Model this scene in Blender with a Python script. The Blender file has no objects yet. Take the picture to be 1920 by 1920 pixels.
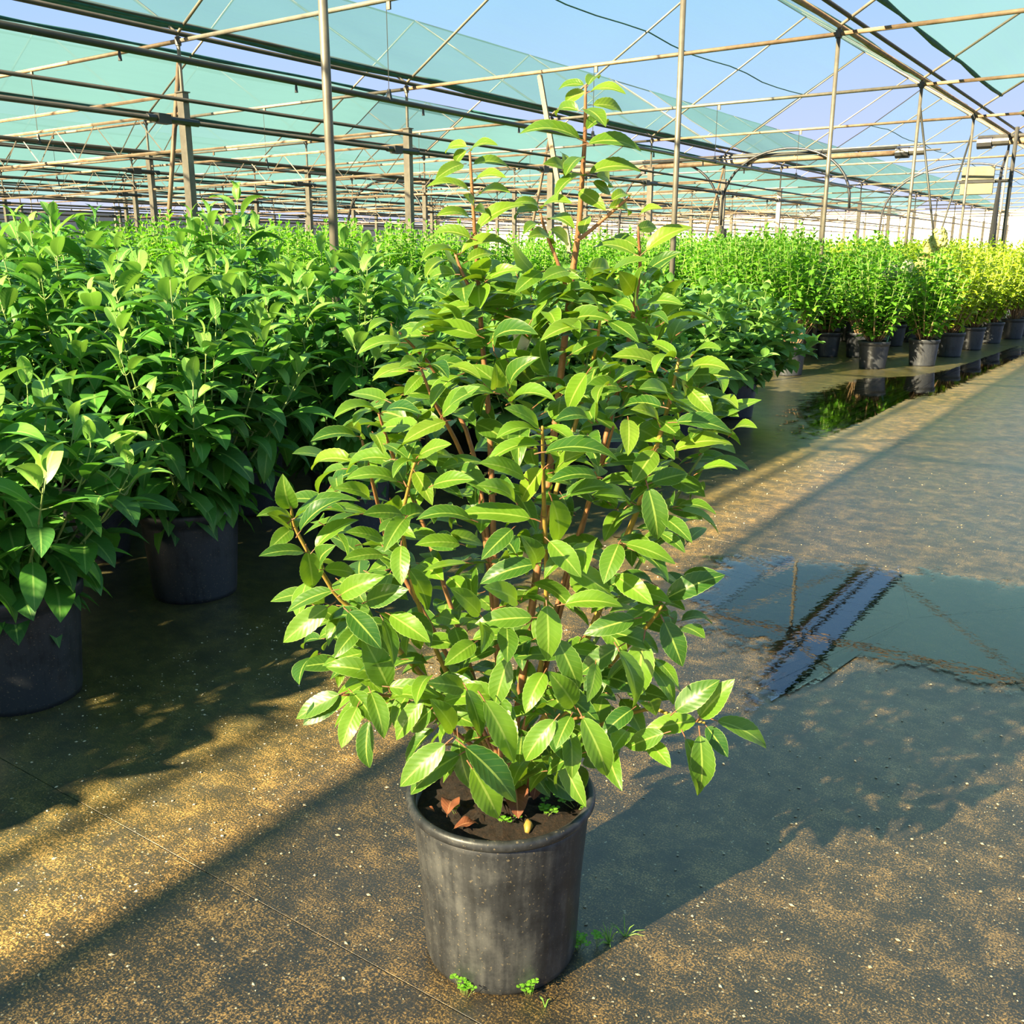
import bpy, math, random
import numpy as np
from mathutils import Matrix, Vector

# ------------------------------------------------------------------ camera, sky, sun, exposure
SC = bpy.context.scene
COL = SC.collection
F, PITCH, YAW, CAMH = 1790.0, math.radians(15.0), math.radians(34.9), 1.45
cam = bpy.data.cameras.new('camera')
cam.sensor_width = 36.0
cam.lens = F / 1920.0 * 36.0
cam.clip_end = 400
camo = bpy.data.objects.new('camera', cam)
COL.objects.link(camo)
camo.location = (0, 0, CAMH)
camo.rotation_euler = (math.radians(90) - PITCH, 0, YAW)
SC.camera = camo

SC.view_settings.view_transform = 'Standard'
SC.view_settings.look = 'None'
SC.view_settings.gamma = 1.0
SC.view_settings.use_curve_mapping = False
SC.view_settings.exposure = 0.45
SC.cycles.transparent_max_bounces = 20
SC.cycles.max_bounces = 8

world = bpy.data.worlds.new('sky')
SC.world = world
world.use_nodes = True
wn, wl = world.node_tree.nodes, world.node_tree.links
bg = wn['Background']
tc = wn.new('ShaderNodeTexCoord')
sp = wn.new('ShaderNodeSeparateXYZ')
rp = wn.new('ShaderNodeValToRGB')
wl.new(tc.outputs['Generated'], sp.inputs[0])
wl.new(sp.outputs['Z'], rp.inputs[0])
wl.new(rp.outputs[0], bg.inputs[0])
els = rp.color_ramp.elements
els[0].position, els[0].color = 0.0, (0.66, 0.69, 0.82, 1)
els[1].position, els[1].color = 1.0, (0.10, 0.27, 0.66, 1)
for p_, c_ in ((0.10, (0.50, 0.59, 0.90, 1)), (0.30, (0.26, 0.52, 0.86, 1))):
    e_ = els.new(p_); e_.color = c_
bg.inputs[1].default_value = 0.9

SUN_AZ, SUN_EL = math.radians(15.0), math.radians(28.5)
sun = bpy.data.lights.new('sun', 'SUN')
sun.energy = 38.0
sun.angle = math.radians(0.6)
sun.color = (1.0, 0.80, 0.50)
suno = bpy.data.objects.new('sun_offscreen', sun)   # low sun in the open sky behind the camera
COL.objects.link(suno)
sd = Vector((math.sin(SUN_AZ) * math.cos(SUN_EL), math.cos(SUN_AZ) * math.cos(SUN_EL), -math.sin(SUN_EL)))
suno.rotation_euler = sd.to_track_quat('-Z', 'Y').to_euler()
suno.location = (-6, -20, 14)

# ------------------------------------------------------------------ pixel helpers (direction only; distance from ground or plane)
CP, SP_, CY, SY = math.cos(PITCH), math.sin(PITCH), math.cos(YAW), math.sin(YAW)
def ray(x, y):
    a, b = (x - 960) / F, (960 - y) / F
    fw = CP + b * SP_
    return Vector((-fw * SY + a * CY, fw * CY + a * SY, b * CP - SP_)), fw
def ground(x, y, z=0.0):
    r, _ = ray(x, y)
    t = (z - CAMH) / r.z
    return Vector((r.x * t, r.y * t, z))
def at_depth(x, y, fwd):
    r, fw = ray(x, y)
    return Vector((0, 0, CAMH)) + r * (fwd / fw)

# ------------------------------------------------------------------ mesh helpers
class MB:
    def __init__(s):
        s.v, s.f, s.mi, s.uv = [], [], [], []
    def add(s, verts, faces, mi=0, uvs=None):
        o = len(s.v)
        s.v += [tuple(p) for p in verts]
        for f in faces:
            s.f.append([i + o for i in f]); s.mi.append(mi)
            s.uv.append([uvs[i] for i in f] if uvs else [(0.5, 0.5)] * len(f))
        return s
    def box(s, c, d, rz=0.0, mi=0):
        x, y, z = d[0] / 2, d[1] / 2, d[2] / 2
        ca, sa = math.cos(rz), math.sin(rz)
        vs = []
        for k in (-z, z):
            for i, j in ((-x, -y), (x, -y), (x, y), (-x, y)):
                vs.append((c[0] + i * ca - j * sa, c[1] + i * sa + j * ca, c[2] + k))
        return s.add(vs, [(3, 2, 1, 0), (4, 5, 6, 7), (0, 1, 5, 4), (1, 2, 6, 5), (2, 3, 7, 6), (3, 0, 4, 7)], mi)
    def tube(s, pts, r, n=6, mi=0, caps=True):
        pts = [Vector(p) for p in pts]
        rr = r if isinstance(r, (list, tuple)) else [r] * len(pts)
        vs, up = [], Vector((0, 0, 1))
        prev = None
        for i, p in enumerate(pts):
            d = (pts[min(i + 1, len(pts) - 1)] - pts[max(i - 1, 0)])
            d = d.normalized() if d.length > 1e-9 else Vector((0, 0, 1))
            if prev is None:
                a = d.cross(up) if abs(d.z) < 0.9 else d.cross(Vector((1, 0, 0)))
            else:
                a = prev - d * prev.dot(d)
            a.normalize(); prev = a
            b = d.cross(a)
            for k in range(n):
                t = 2 * math.pi * k / n
                vs.append(p + (a * math.cos(t) + b * math.sin(t)) * rr[i])
        fs = []
        for i in range(len(pts) - 1):
            for k in range(n):
                k2 = (k + 1) % n
                fs.append((i * n + k, i * n + k2, (i + 1) * n + k2, (i + 1) * n + k))
        if caps:
            fs.append(tuple(range(n - 1, -1, -1)))
            fs.append(tuple((len(pts) - 1) * n + k for k in range(n)))
        return s.add(vs, fs, mi)
    def lathe(s, prof, n=40, c=(0, 0, 0), mi=0, jit=0.0):
        vs, fs = [], []
        m = len(prof)
        for r, z in prof:
            for k in range(n):
                t = 2 * math.pi * k / n
                vs.append((c[0] + r * math.cos(t), c[1] + r * math.sin(t), c[2] + z))
        for i in range(m - 1):
            for k in range(n):
                k2 = (k + 1) % n
                fs.append((i * n + k, i * n + k2, (i + 1) * n + k2, (i + 1) * n + k))
        return s.add(vs, fs, mi)
    def mesh(s, name, mats, smooth=False):
        me = bpy.data.meshes.new(name)
        me.from_pydata(s.v, [], s.f)
        for m in (mats if isinstance(mats, (list, tuple)) else [mats]):
            me.materials.append(m)
        if any(s.mi):
            me.polygons.foreach_set('material_index', s.mi)
        ul = me.uv_layers.new(name='UVMap')
        ul.data.foreach_set('uv', np.array([c for f in s.uv for u in f for c in u], dtype=np.float32))
        if smooth:
            me.polygons.foreach_set('use_smooth', [True] * len(me.polygons))
        me.update()
        return me
    def build(s, name, mats, parent=None, smooth=False):
        return link(name, s.mesh(name, mats, smooth), parent)

def link(name, me, parent=None, mat=None):
    o = bpy.data.objects.new(name, me)
    COL.objects.link(o)
    if parent is not None:
        o.parent = parent
    if mat is not None:
        o.matrix_basis = mat
    return o
def tag(o, label=None, cat=None, group=None, kind=None):
    if label: o['label'] = label
    if cat: o['category'] = cat
    if group: o['group'] = group
    if kind: o['kind'] = kind
    return o
def thing(name, label, cat, loc=(0, 0, 0), rz=0.0, group=None):
    o = bpy.data.objects.new(name, None)
    o.empty_display_size = 0.1
    COL.objects.link(o)
    o.location = loc
    o.rotation_euler = (0, 0, rz)
    return tag(o, label, cat, group)

# ------------------------------------------------------------------ materials
def new_mat(name):
    m = bpy.data.materials.new(name)
    m.use_nodes = True
    nt = m.node_tree
    return m, nt.nodes, nt.links, nt.nodes['Principled BSDF'], nt.nodes['Material Output']
def noise(n, l, scale, detail=4, rough=0.6, vec=None):
    t = n.new('ShaderNodeTexNoise')
    t.inputs['Scale'].default_value = scale
    t.inputs['Detail'].default_value = detail
    t.inputs['Roughness'].default_value = rough
    if vec is not None: l.new(vec, t.inputs['Vector'])
    return t
def ramp(n, l, fac, stops):
    r = n.new('ShaderNodeValToRGB')
    e = r.color_ramp.elements
    e[0].position, e[0].color = stops[0][0], (*stops[0][1], 1)
    e[1].position, e[1].color = stops[-1][0], (*stops[-1][1], 1)
    for p, c in stops[1:-1]:
        k = e.new(p); k.color = (*c, 1)
    l.new(fac, r.inputs[0])
    return r
def mathn(n, l, op, a, b=None, clamp=False):
    m = n.new('ShaderNodeMath'); m.operation = op; m.use_clamp = clamp
    for i, v in enumerate((a, b)):
        if v is None: continue
        if isinstance(v, (int, float)): m.inputs[i].default_value = v
        else: l.new(v, m.inputs[i])
    return m.outputs[0]
def mixc(n, l, fac, a, b, mode='MIX'):
    m = n.new('ShaderNodeMix'); m.data_type = 'RGBA'; m.blend_type = mode
    for i, v in ((0, fac), (6, a), (7, b)):
        if isinstance(v, (int, float)): m.inputs[i].default_value = v
        elif isinstance(v, tuple): m.inputs[i].default_value = (*v, 1)
        else: l.new(v, m.inputs[i])
    return m.outputs[2]
def bump(n, l, h, strength, dist, target):
    b = n.new('ShaderNodeBump')
    b.inputs['Strength'].default_value = strength
    b.inputs['Distance'].default_value = dist
    l.new(h, b.inputs['Height']); l.new(b.outputs[0], target.inputs['Normal'])
    return b

def simple(name, col, rough=0.6, metal=0.0, var=0.25, scale=8.0, col2=None):
    m, n, l, p, o = new_mat(name)
    tcn = n.new('ShaderNodeTexCoord')
    t = noise(n, l, scale, 5, 0.65, tcn.outputs['Object'])
    c2 = col2 if col2 else tuple(c * (1 - var) for c in col)
    r = ramp(n, l, t.outputs['Fac'], [(0.3, c2), (0.7, col)])
    l.new(r.outputs[0], p.inputs['Base Color'])
    p.inputs['Roughness'].default_value = rough
    p.inputs['Metallic'].default_value = metal
    return m

def leaf_mat(name, dark, light, rib, trans, rough=0.38, transfac=0.3, spec=0.5, edge=None):
    m, n, l, p, o = new_mat(name)
    uv = n.new('ShaderNodeUVMap'); uv.uv_map = 'UVMap'
    s = n.new('ShaderNodeSeparateXYZ'); l.new(uv.outputs[0], s.inputs[0])
    a = mathn(n, l, 'MULTIPLY', mathn(n, l, 'ABSOLUTE', mathn(n, l, 'SUBTRACT', s.outputs['Y'], 0.5)), 2.0)
    oi = n.new('ShaderNodeObjectInfo'); ge = n.new('ShaderNodeNewGeometry')
    rnd = mathn(n, l, 'FRACT', mathn(n, l, 'ADD', oi.outputs['Random'], ge.outputs['Random Per Island']))
    base = mixc(n, l, rnd, dark, light)
    ph = mathn(n, l, 'SUBTRACT', mathn(n, l, 'MULTIPLY', s.outputs['X'], 9.0), mathn(n, l, 'MULTIPLY', a, 1.7))
    sv = mathn(n, l, 'SINE', mathn(n, l, 'MULTIPLY', ph, 6.2832))
    vein = mathn(n, l, 'GREATER_THAN', sv, 0.93)
    base = mixc(n, l, mathn(n, l, 'MULTIPLY', vein, 0.14), base, rib)
    ribf = mathn(n, l, 'LESS_THAN', a, 0.075)
    base = mixc(n, l, mathn(n, l, 'MULTIPLY', ribf, 0.85), base, rib)
    if edge:
        ed = mathn(n, l, 'GREATER_THAN', a, 0.955)
        base = mixc(n, l, mathn(n, l, 'MULTIPLY', ed, 0.6), base, edge)
    l.new(base, p.inputs['Base Color'])
    p.inputs['Roughness'].default_value = rough
    p.inputs['Specular IOR Level'].default_value = spec
    tcn = n.new('ShaderNodeTexCoord')
    nz = noise(n, l, 3.0, 2, 0.5, uv.outputs[0])
    hgt = mathn(n, l, 'ADD', mathn(n, l, 'MULTIPLY', sv, 0.5), nz.outputs['Fac'])
    bump(n, l, hgt, 0.10, 0.002, p)
    tr = n.new('ShaderNodeBsdfTranslucent')
    tb = mixc(n, l, rnd, tuple(c * 0.7 for c in trans), trans)
    l.new(tb, tr.inputs[0])
    mx = n.new('ShaderNodeMixShader'); mx.inputs[0].default_value = transfac
    l.new(p.outputs[0], mx.inputs[1]); l.new(tr.outputs[0], mx.inputs[2])
    l.new(mx.outputs[0], o.inputs['Surface'])
    return m

M = {}
M['leaf'] = leaf_mat('laurel leaf', (0.026, 0.100, 0.014), (0.150, 0.29, 0.020), (0.36, 0.48, 0.09), (0.34, 0.58, 0.02), 0.38, 0.30, 0.5, (0.40, 0.55, 0.16))
M['young'] = leaf_mat('young laurel leaf', (0.09, 0.20, 0.015), (0.19, 0.30, 0.022), (0.40, 0.48, 0.10), (0.36, 0.52, 0.02), 0.36, 0.30, 0.45, (0.42, 0.52, 0.14))
M['vib'] = leaf_mat('long matte leaf', (0.026, 0.105, 0.022), (0.080, 0.25, 0.028), (0.20, 0.36, 0.08), (0.14, 0.42, 0.03), 0.50, 0.25, 0.4)
M['vib_young'] = leaf_mat('young matte leaf', (0.09, 0.24, 0.04), (0.20, 0.40, 0.07), (0.35, 0.50, 0.14), (0.28, 0.55, 0.06), 0.5, 0.3, 0.4)
M['broad'] = leaf_mat('broad leaf', (0.065, 0.19, 0.040), (0.20, 0.39, 0.075), (0.24, 0.40, 0.10), (0.20, 0.46, 0.05), 0.42, 0.25, 0.45)
M['pan'] = leaf_mat('small bright leaf', (0.055, 0.18, 0.014), (0.16, 0.36, 0.03), (0.28, 0.50, 0.08), (0.22, 0.60, 0.02), 0.45, 0.32, 0.4)
M['lime'] = leaf_mat('yellow green leaf', (0.16, 0.32, 0.015), (0.38, 0.52, 0.03), (0.45, 0.55, 0.1), (0.45, 0.62, 0.03), 0.45, 0.35, 0.4)
M['bark'] = simple('red brown stem', (0.42, 0.19, 0.075), 0.5, 0, 0.5, 30, (0.20, 0.085, 0.035))
M['olive_bark'] = simple('yellow olive stem', (0.45, 0.29, 0.06), 0.5, 0, 0.4, 30, (0.24, 0.16, 0.03))
M['petiole'] = simple('petiole', (0.30, 0.13, 0.06), 0.5, 0, 0.3, 20)
M['green_stem'] = simple('green stem', (0.22, 0.32, 0.08), 0.55, 0, 0.4, 20)
M['wood_stem'] = simple('pale woody stem', (0.30, 0.19, 0.09), 0.7, 0, 0.5, 30)
M['dry'] = leaf_mat('dry leaf', (0.14, 0.045, 0.02), (0.27, 0.095, 0.045), (0.45, 0.2, 0.1), (0.3, 0.1, 0.03), 0.6, 0.1, 0.3)
M['clover'] = leaf_mat('clover', (0.12, 0.36, 0.02), (0.22, 0.50, 0.04), (0.3, 0.5, 0.1), (0.25, 0.6, 0.03), 0.5, 0.3, 0.3)
M['flower'] = simple('cream flower', (0.46, 0.47, 0.12), 0.7, 0, 0.35, 25)
M['flower_white'] = simple('white flower', (0.36, 0.41, 0.24), 0.7, 0, 0.3, 25)
M['steel'] = simple('weathered galvanised pipe', (0.20, 0.18, 0.14), 0.5, 0.3, 0.55, 3, (0.09, 0.08, 0.065))
M['rust'] = simple('rusty pale pipe', (0.26, 0.19, 0.12), 0.6, 0.15, 0.5, 3, (0.11, 0.065, 0.035))
M['dark_pipe'] = simple('dark pipe', (0.045, 0.045, 0.04), 0.45, 0.2, 0.4, 4)
M['wood'] = simple('pale wood', (0.28, 0.20, 0.12), 0.7, 0, 0.35, 6)
M['hem'] = simple('dark green net roll', (0.012, 0.10, 0.085), 0.8, 0, 0.5, 5)
M['hose'] = simple('black hose', (0.02, 0.02, 0.022), 0.4, 0, 0.3, 5)
M['box'] = simple('beige box', (0.22, 0.18, 0.11), 0.6, 0, 0.3, 5)
M['white'] = simple('white card', (0.80, 0.80, 0.76), 0.5, 0, 0.1, 5)
M['cane'] = simple('green cane', (0.10, 0.30, 0.20), 0.6, 0, 0.3, 10)
M['wall'] = simple('pale windbreak', (0.30, 0.29, 0.28), 0.8, 0, 0.12, 0.6)

def net_mat(name, fac, col, tcol):
    m, n, l, p, o = new_mat(name)
    tcn = n.new('ShaderNodeTexCoord')
    mp = n.new('ShaderNodeMapping'); mp.inputs['Scale'].default_value = (2.2, 0.10, 2.2)
    l.new(tcn.outputs['Object'], mp.inputs[0])
    t = noise(n, l, 2.0, 4, 0.6, mp.outputs[0])
    d = n.new('ShaderNodeBsdfDiffuse'); d.inputs[0].default_value = (*col, 1)
    tl = n.new('ShaderNodeBsdfTranslucent'); tl.inputs[0].default_value = (*col, 1)
    m1 = n.new('ShaderNodeMixShader'); m1.inputs[0].default_value = 0.5
    l.new(d.outputs[0], m1.inputs[1]); l.new(tl.outputs[0], m1.inputs[2])
    tr = n.new('ShaderNodeBsdfTransparent'); tr.inputs[0].default_value = (*tcol, 1)
    fc = mathn(n, l, 'ADD', mathn(n, l, 'MULTIPLY', t.outputs['Fac'], 0.16), fac - 0.08)
    m2 = n.new('ShaderNodeMixShader'); l.new(fc, m2.inputs[0])
    l.new(tr.outputs[0], m2.inputs[1]); l.new(m1.outputs[0], m2.inputs[2])
    l.new(m2.outputs[0], o.inputs['Surface'])
    return m
M['net'] = net_mat('green shade net', 0.66, (0.105, 0.235, 0.265), (0.92, 0.97, 0.96))
M['net_dense'] = net_mat('dense weave shade net', 0.86, (0.105, 0.235, 0.265), (0.92, 0.97, 0.96))
M['net_open'] = net_mat('open weave shade net', 0.48, (0.105, 0.235, 0.265), (0.92, 0.97, 0.96))
M['net_thin'] = net_mat('thin shade net', 0.22, (0.11, 0.24, 0.28), (0.90, 0.97, 0.98))

# plastic pot
def pot_mat(name, col, dusty):
    m, n, l, p, o = new_mat(name)
    tcn = n.new('ShaderNodeTexCoord')
    t1 = noise(n, l, 7, 8, 0.75, tcn.outputs['Object'])
    mp = n.new('ShaderNodeMapping'); mp.inputs['Scale'].default_value = (40, 40, 3)
    l.new(tcn.outputs['Object'], mp.inputs[0])
    t2 = noise(n, l, 1.0, 3, 0.6, mp.outputs[0])
    t3 = noise(n, l, 160, 2, 0.5, tcn.outputs['Object'])
    f = mathn(n, l, 'MULTIPLY', t1.outputs['Fac'], mathn(n, l, 'ADD', t2.outputs['Fac'], 0.35))
    r = ramp(n, l, f, [(0.28, col), (0.42, tuple(c * 1.6 + 0.01 for c in col)), (0.62, dusty)])
    sp3 = mathn(n, l, 'GREATER_THAN', t3.outputs['Fac'], 0.68)
    c = mixc(n, l, mathn(n, l, 'MULTIPLY', sp3, 0.5), r.outputs[0], (0.22, 0.17, 0.10))
    l.new(c, p.inputs['Base Color'])
    p.inputs['Roughness'].default_value = 0.42
    bump(n, l, t1.outputs['Fac'], 0.25, 0.004, p)
    return m
M['pot_hero'] = pot_mat('scuffed grey pot', (0.010, 0.011, 0.013), (0.080, 0.080, 0.078))
M['pot'] = pot_mat('black pot', (0.010, 0.012, 0.015), (0.022, 0.026, 0.032))
M['pot_grey'] = pot_mat('grey pot', (0.013, 0.015, 0.020), (0.030, 0.033, 0.040))

def soil_mat():
    m, n, l, p, o = new_mat('dark potting soil')
    tcn = n.new('ShaderNodeTexCoord')
    t = noise(n, l, 90, 8, 0.8, tcn.outputs['Object'])
    r = ramp(n, l, t.outputs['Fac'], [(0.35, (0.010, 0.006, 0.004)), (0.55, (0.045, 0.024, 0.012)), (0.72, (0.16, 0.08, 0.035))])
    l.new(r.outputs[0], p.inputs['Base Color'])
    p.inputs['Roughness'].default_value = 0.9
    bump(n, l, t.outputs['Fac'], 1.0, 0.02, p)
    return m
M['soil'] = soil_mat()

def floor_mat():
    m, n, l, p, o = new_mat('wet concrete')
    ge = n.new('ShaderNodeNewGeometry')
    pos = ge.outputs['Position']
    big = noise(n, l, 0.9, 5, 0.65, pos)
    mid = noise(n, l, 9.0, 8, 0.8, pos)
    mp = n.new('ShaderNodeMapping'); mp.inputs['Scale'].default_value = (14, 150, 10)
    mp.inputs['Rotation'].default_value = (0, 0, math.radians(4))
    l.new(pos, mp.inputs[0])
    brush = noise(n, l, 1.0, 4, 0.6, mp.outputs[0])
    fine = noise(n, l, 210, 4, 0.8, pos)
    vo = n.new('ShaderNodeTexVoronoi'); vo.inputs['Scale'].default_value = 75
    l.new(pos, vo.inputs['Vector'])
    # grit: dark wet paste with sandy specks
    s = mathn(n, l, 'ADD', mathn(n, l, 'MULTIPLY', fine.outputs['Fac'], 0.75), mathn(n, l, 'MULTIPLY', mid.outputs['Fac'], 0.45))
    s = mathn(n, l, 'ADD', s, mathn(n, l, 'MULTIPLY', brush.outputs['Fac'], 0.10))
    base = ramp(n, l, s, [(0.595, (0.011, 0.010, 0.009)), (0.675, (0.042, 0.028, 0.011)), (0.75, (0.33, 0.20, 0.065))])
    peb = mathn(n, l, 'LESS_THAN', vo.outputs['Distance'], 0.20)
    pick = mathn(n, l, 'GREATER_THAN', noise(n, l, 40, 1, 0.5, pos).outputs['Fac'], 0.60)
    c = mixc(n, l, mathn(n, l, 'MULTIPLY', peb, mathn(n, l, 'MULTIPLY', pick, 0.8)), base.outputs[0], (0.42, 0.36, 0.24))
    # moss beside the pots on the left
    sx = n.new('ShaderNodeSeparateXYZ'); l.new(pos, sx.inputs[0])
    mr = n.new('ShaderNodeMapRange')
    mr.inputs['From Min'].default_value = -1.7; mr.inputs['From Max'].default_value = -2.5
    l.new(sx.outputs['X'], mr.inputs['Value'])
    mo = mathn(n, l, 'MULTIPLY', mr.outputs[0], mathn(n, l, 'SUBTRACT', mathn(n, l, 'MULTIPLY', mid.outputs['Fac'], 2.2), 0.5), True)
    c = mixc(n, l, mathn(n, l, 'MULTIPLY', mo, 0.55), c, (0.060, 0.078, 0.020))
    l.new(c, p.inputs['Base Color'])
    wet = ramp(n, l, mathn(n, l, 'ADD', mathn(n, l, 'MULTIPLY', big.outputs['Fac'], 0.75), mathn(n, l, 'MULTIPLY', mid.outputs['Fac'], 0.25)), [(0.38, (0.62, 0.62, 0.62)), (0.55, (0.34, 0.34, 0.34))])
    l.new(wet.outputs[0], p.inputs['Roughness'])
    p.inputs['IOR'].default_value = 1.6
    p.inputs['Coat Weight'].default_value = 0.7
    p.inputs['Coat Roughness'].default_value = 0.28
    p.inputs['Coat IOR'].default_value = 1.45
    p.inputs['Specular IOR Level'].default_value = 0.6
    h = mathn(n, l, 'ADD', mathn(n, l, 'MULTIPLY', fine.outputs['Fac'], 0.6), mathn(n, l, 'MULTIPLY', brush.outputs['Fac'], 0.7))
    bump(n, l, h, 0.5, 0.006, p)
    return m
M['floor'] = floor_mat()

def water_mat():
    m, n, l, p, o = new_mat('shallow water film')
    ge = n.new('ShaderNodeNewGeometry')
    gl = n.new('ShaderNodeBsdfGlossy'); gl.inputs['Roughness'].default_value = 0.02
    gl.inputs[0].default_value = (1, 1, 1, 1)
    tr = n.new('ShaderNodeBsdfTransparent'); tr.inputs[0].default_value = (0.80, 0.74, 0.60, 1)
    fr = n.new('ShaderNodeFresnel'); fr.inputs['IOR'].default_value = 1.68
    nz = noise(n, l, 26, 2, 0.5, ge.outputs['Position'])
    b = n.new('ShaderNodeBump'); b.inputs['Strength'].default_value = 0.018; b.inputs['Distance'].default_value = 0.01
    l.new(nz.outputs['Fac'], b.inputs['Height'])
    l.new(b.outputs[0], gl.inputs['Normal'])
    uv = n.new('ShaderNodeUVMap'); uv.uv_map = 'UVMap'
    su = n.new('ShaderNodeSeparateXYZ'); l.new(uv.outputs[0], su.inputs[0])
    n2 = noise(n, l, 9, 6, 0.7, ge.outputs['Position'])
    n3 = noise(n, l, 70, 3, 0.6, ge.outputs['Position'])
    e = mathn(n, l, 'ADD', mathn(n, l, 'MULTIPLY', su.outputs['X'], 0.75), mathn(n, l, 'MULTIPLY', n2.outputs['Fac'], 0.55))
    e = mathn(n, l, 'ADD', e, mathn(n, l, 'MULTIPLY', n3.outputs['Fac'], 0.22))
    cov = n.new('ShaderNodeMapRange'); cov.interpolation_type = 'SMOOTHSTEP'
    cov.inputs['From Min'].default_value = 1.03; cov.inputs['From Max'].default_value = 0.92
    l.new(e, cov.inputs['Value'])
    mx0 = n.new('ShaderNodeMixShader')
    clear = n.new('ShaderNodeBsdfTransparent')
    mx = n.new('ShaderNodeMixShader')
    l.new(cov.outputs[0], mx0.inputs[0]); l.new(clear.outputs[0], mx0.inputs[1]); l.new(mx.outputs[0], mx0.inputs[2])
    l.new(fr.outputs[0], mx.inputs[0]); l.new(tr.outputs[0], mx.inputs[1]); l.new(gl.outputs[0], mx.inputs[2])
    l.new(mx0.outputs[0], o.inputs['Surface'])
    return m
M['water'] = water_mat()

# ------------------------------------------------------------------ floor: slabs, joints, water
fl = MB().add([(-80, -14, -0.010), (14, -14, -0.010), (14, 104, -0.010), (-80, 104, -0.010)], [(0, 1, 2, 3)]).build('floor', M['floor'])
tag(fl, 'wet gritty concrete floor of the nursery with cast slab joints', kind='structure')
rs = random.Random(3)
JY = [1.23 + 3.36 * k for k in range(-4, 20)]
JX = [-22.0, -8.4, 2.6, 9.0]
for a, b in zip(JY[:-1], JY[1:]):
    for c, d in zip(JX[:-1], JX[1:]):
        if a > 35 and d < -8: continue
        g_, zt = 0.0016, rs.uniform(-0.0015, 0.0015)
        m_ = MB()
        x0, x1, y0, y1, bv = c + g_, d - g_, a + g_, b - g_, 0.0010
        top = [(x0 + bv, y0 + bv, zt), (x1 - bv, y0 + bv, zt), (x1 - bv, y1 - bv, zt), (x0 + bv, y1 - bv, zt)]
        mid = [(x0, y0, zt - 0.0009), (x1, y0, zt - 0.0009), (x1, y1, zt - 0.0009), (x0, y1, zt - 0.0009)]
        bot = [(p[0], p[1], -0.010) for p in mid]
        fs = [(0, 1, 2, 3)]
        for k in range(4):
            k2 = (k + 1) % 4
            fs += [(k + 4, k2 + 4, k2, k), (k + 8, k2 + 8, k2 + 4, k + 4)]
        m_.add(top + mid + bot, fs)
        m_.build('floor_slab', M['floor'], fl)

def puddle(name, outline, label, z=0.004, seed=1):
    r = random.Random(seed)
    pts = [ground(*p) for p in outline]
    ring = []
    for i, p in enumerate(pts):
        q = pts[(i + 1) % len(pts)]
        n_ = max(2, int((q - p).length / 0.035))
        for k in range(n_):
            v = p.lerp(q, k / n_)
            ring.append(Vector((v.x + r.gauss(0, 0.016), v.y + r.gauss(0, 0.016), z)))
    cx = sum((p for p in ring), Vector()) / len(ring)
    vs = [(cx.x, cx.y, z + 0.001)] + [tuple(cx.lerp(p, 0.97) + Vector((0, 0, 0.0008))) for p in ring] + [tuple(Vector((p.x, p.y, z - 0.003))) for p in ring]
    ar = sum(ring[i].x * ring[(i + 1) % len(ring)].y - ring[(i + 1) % len(ring)].x * ring[i].y for i in range(len(ring)))
    n_ = len(ring)
    if ar < 0:
        vs = [vs[0]] + vs[1:n_ + 1][::-1] + vs[n_ + 1:][::-1]
    fs = [(0, i + 1, (i + 1) % n_ + 1) for i in range(n_)]
    fs += [(i + 1, i + 1 + n_, (i + 1) % n_ + 1 + n_, (i + 1) % n_ + 1) for i in range(n_)]
    uvs = [(0, 0)] + [(0.92, 0)] * n_ + [(1.0, 0)] * n_
    o = MB().add(vs, fs, 0, uvs).build(name, M['water'])
    return tag(o, label, 'puddle')
puddle('puddle', [(1215, 1085), (1300, 1035), (1420, 1028), (1560, 1046), (1720, 1058), (1960, 1084), (2250, 1115), (2250, 1330), (1960, 1330), (1830, 1300), (1740, 1260), (1660, 1265), (1580, 1240), (1500, 1290), (1430, 1330), (1350, 1350), (1370, 1260), (1330, 1210), (1240, 1170)],
       'shallow rainwater puddle mirroring the roof pipes beside the laurel in the pot', 0.0045, 4)
puddle('puddle', [(1425, 790), (1480, 745), (1580, 712), (1700, 706), (1790, 690), (1920, 645), (1960, 650), (1860, 700), (1760, 745), (1680, 760), (1600, 800), (1520, 835), (1440, 845)],
       'dark wet film of water in front of the grey pots of bright hydrangeas', 0.0045, 9)

# small stones lying loose on the concrete (nobody could count them)
st = MB(); r = random.Random(5)
oct_f = [(0, 2, 4), (2, 1, 4), (1, 3, 4), (3, 0, 4), (2, 0, 5), (1, 2, 5), (3, 1, 5), (0, 3, 5)]
for i in range(3400):
    x, y = r.uniform(-3.0, 0.6), r.uniform(0.5, 7.0)
    if r.random() < 0.55: y = r.uniform(0.5, 2.8)
    if (Vector((x, y)) - Vector((-1.0, 1.4))).length < 0.19: continue
    sz = 0.0014 + 0.0034 * r.random() ** 3
    a_ = r.uniform(0, 3.1); ca, sa = math.cos(a_), math.sin(a_)
    e = r.uniform(1.0, 1.8)
    vs = [(x + dx * ca - dy * sa, y + dx * sa + dy * ca, 0.002 + dz) for dx, dy, dz in
          ((sz * e, 0, 0), (-sz * e, 0, 0), (0, sz, 0), (0, -sz, 0), (0, 0, sz * 0.7), (0, 0, -sz * 0.7))]
    st.add(vs, oct_f)
M['stone'] = simple('pale grit', (0.55, 0.47, 0.32), 0.6, 0, 0.6, 20)
tag(st.build('loose_grit', M['stone']), 'tiny pale stones scattered over the wet concrete', 'grit', kind='stuff')

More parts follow.
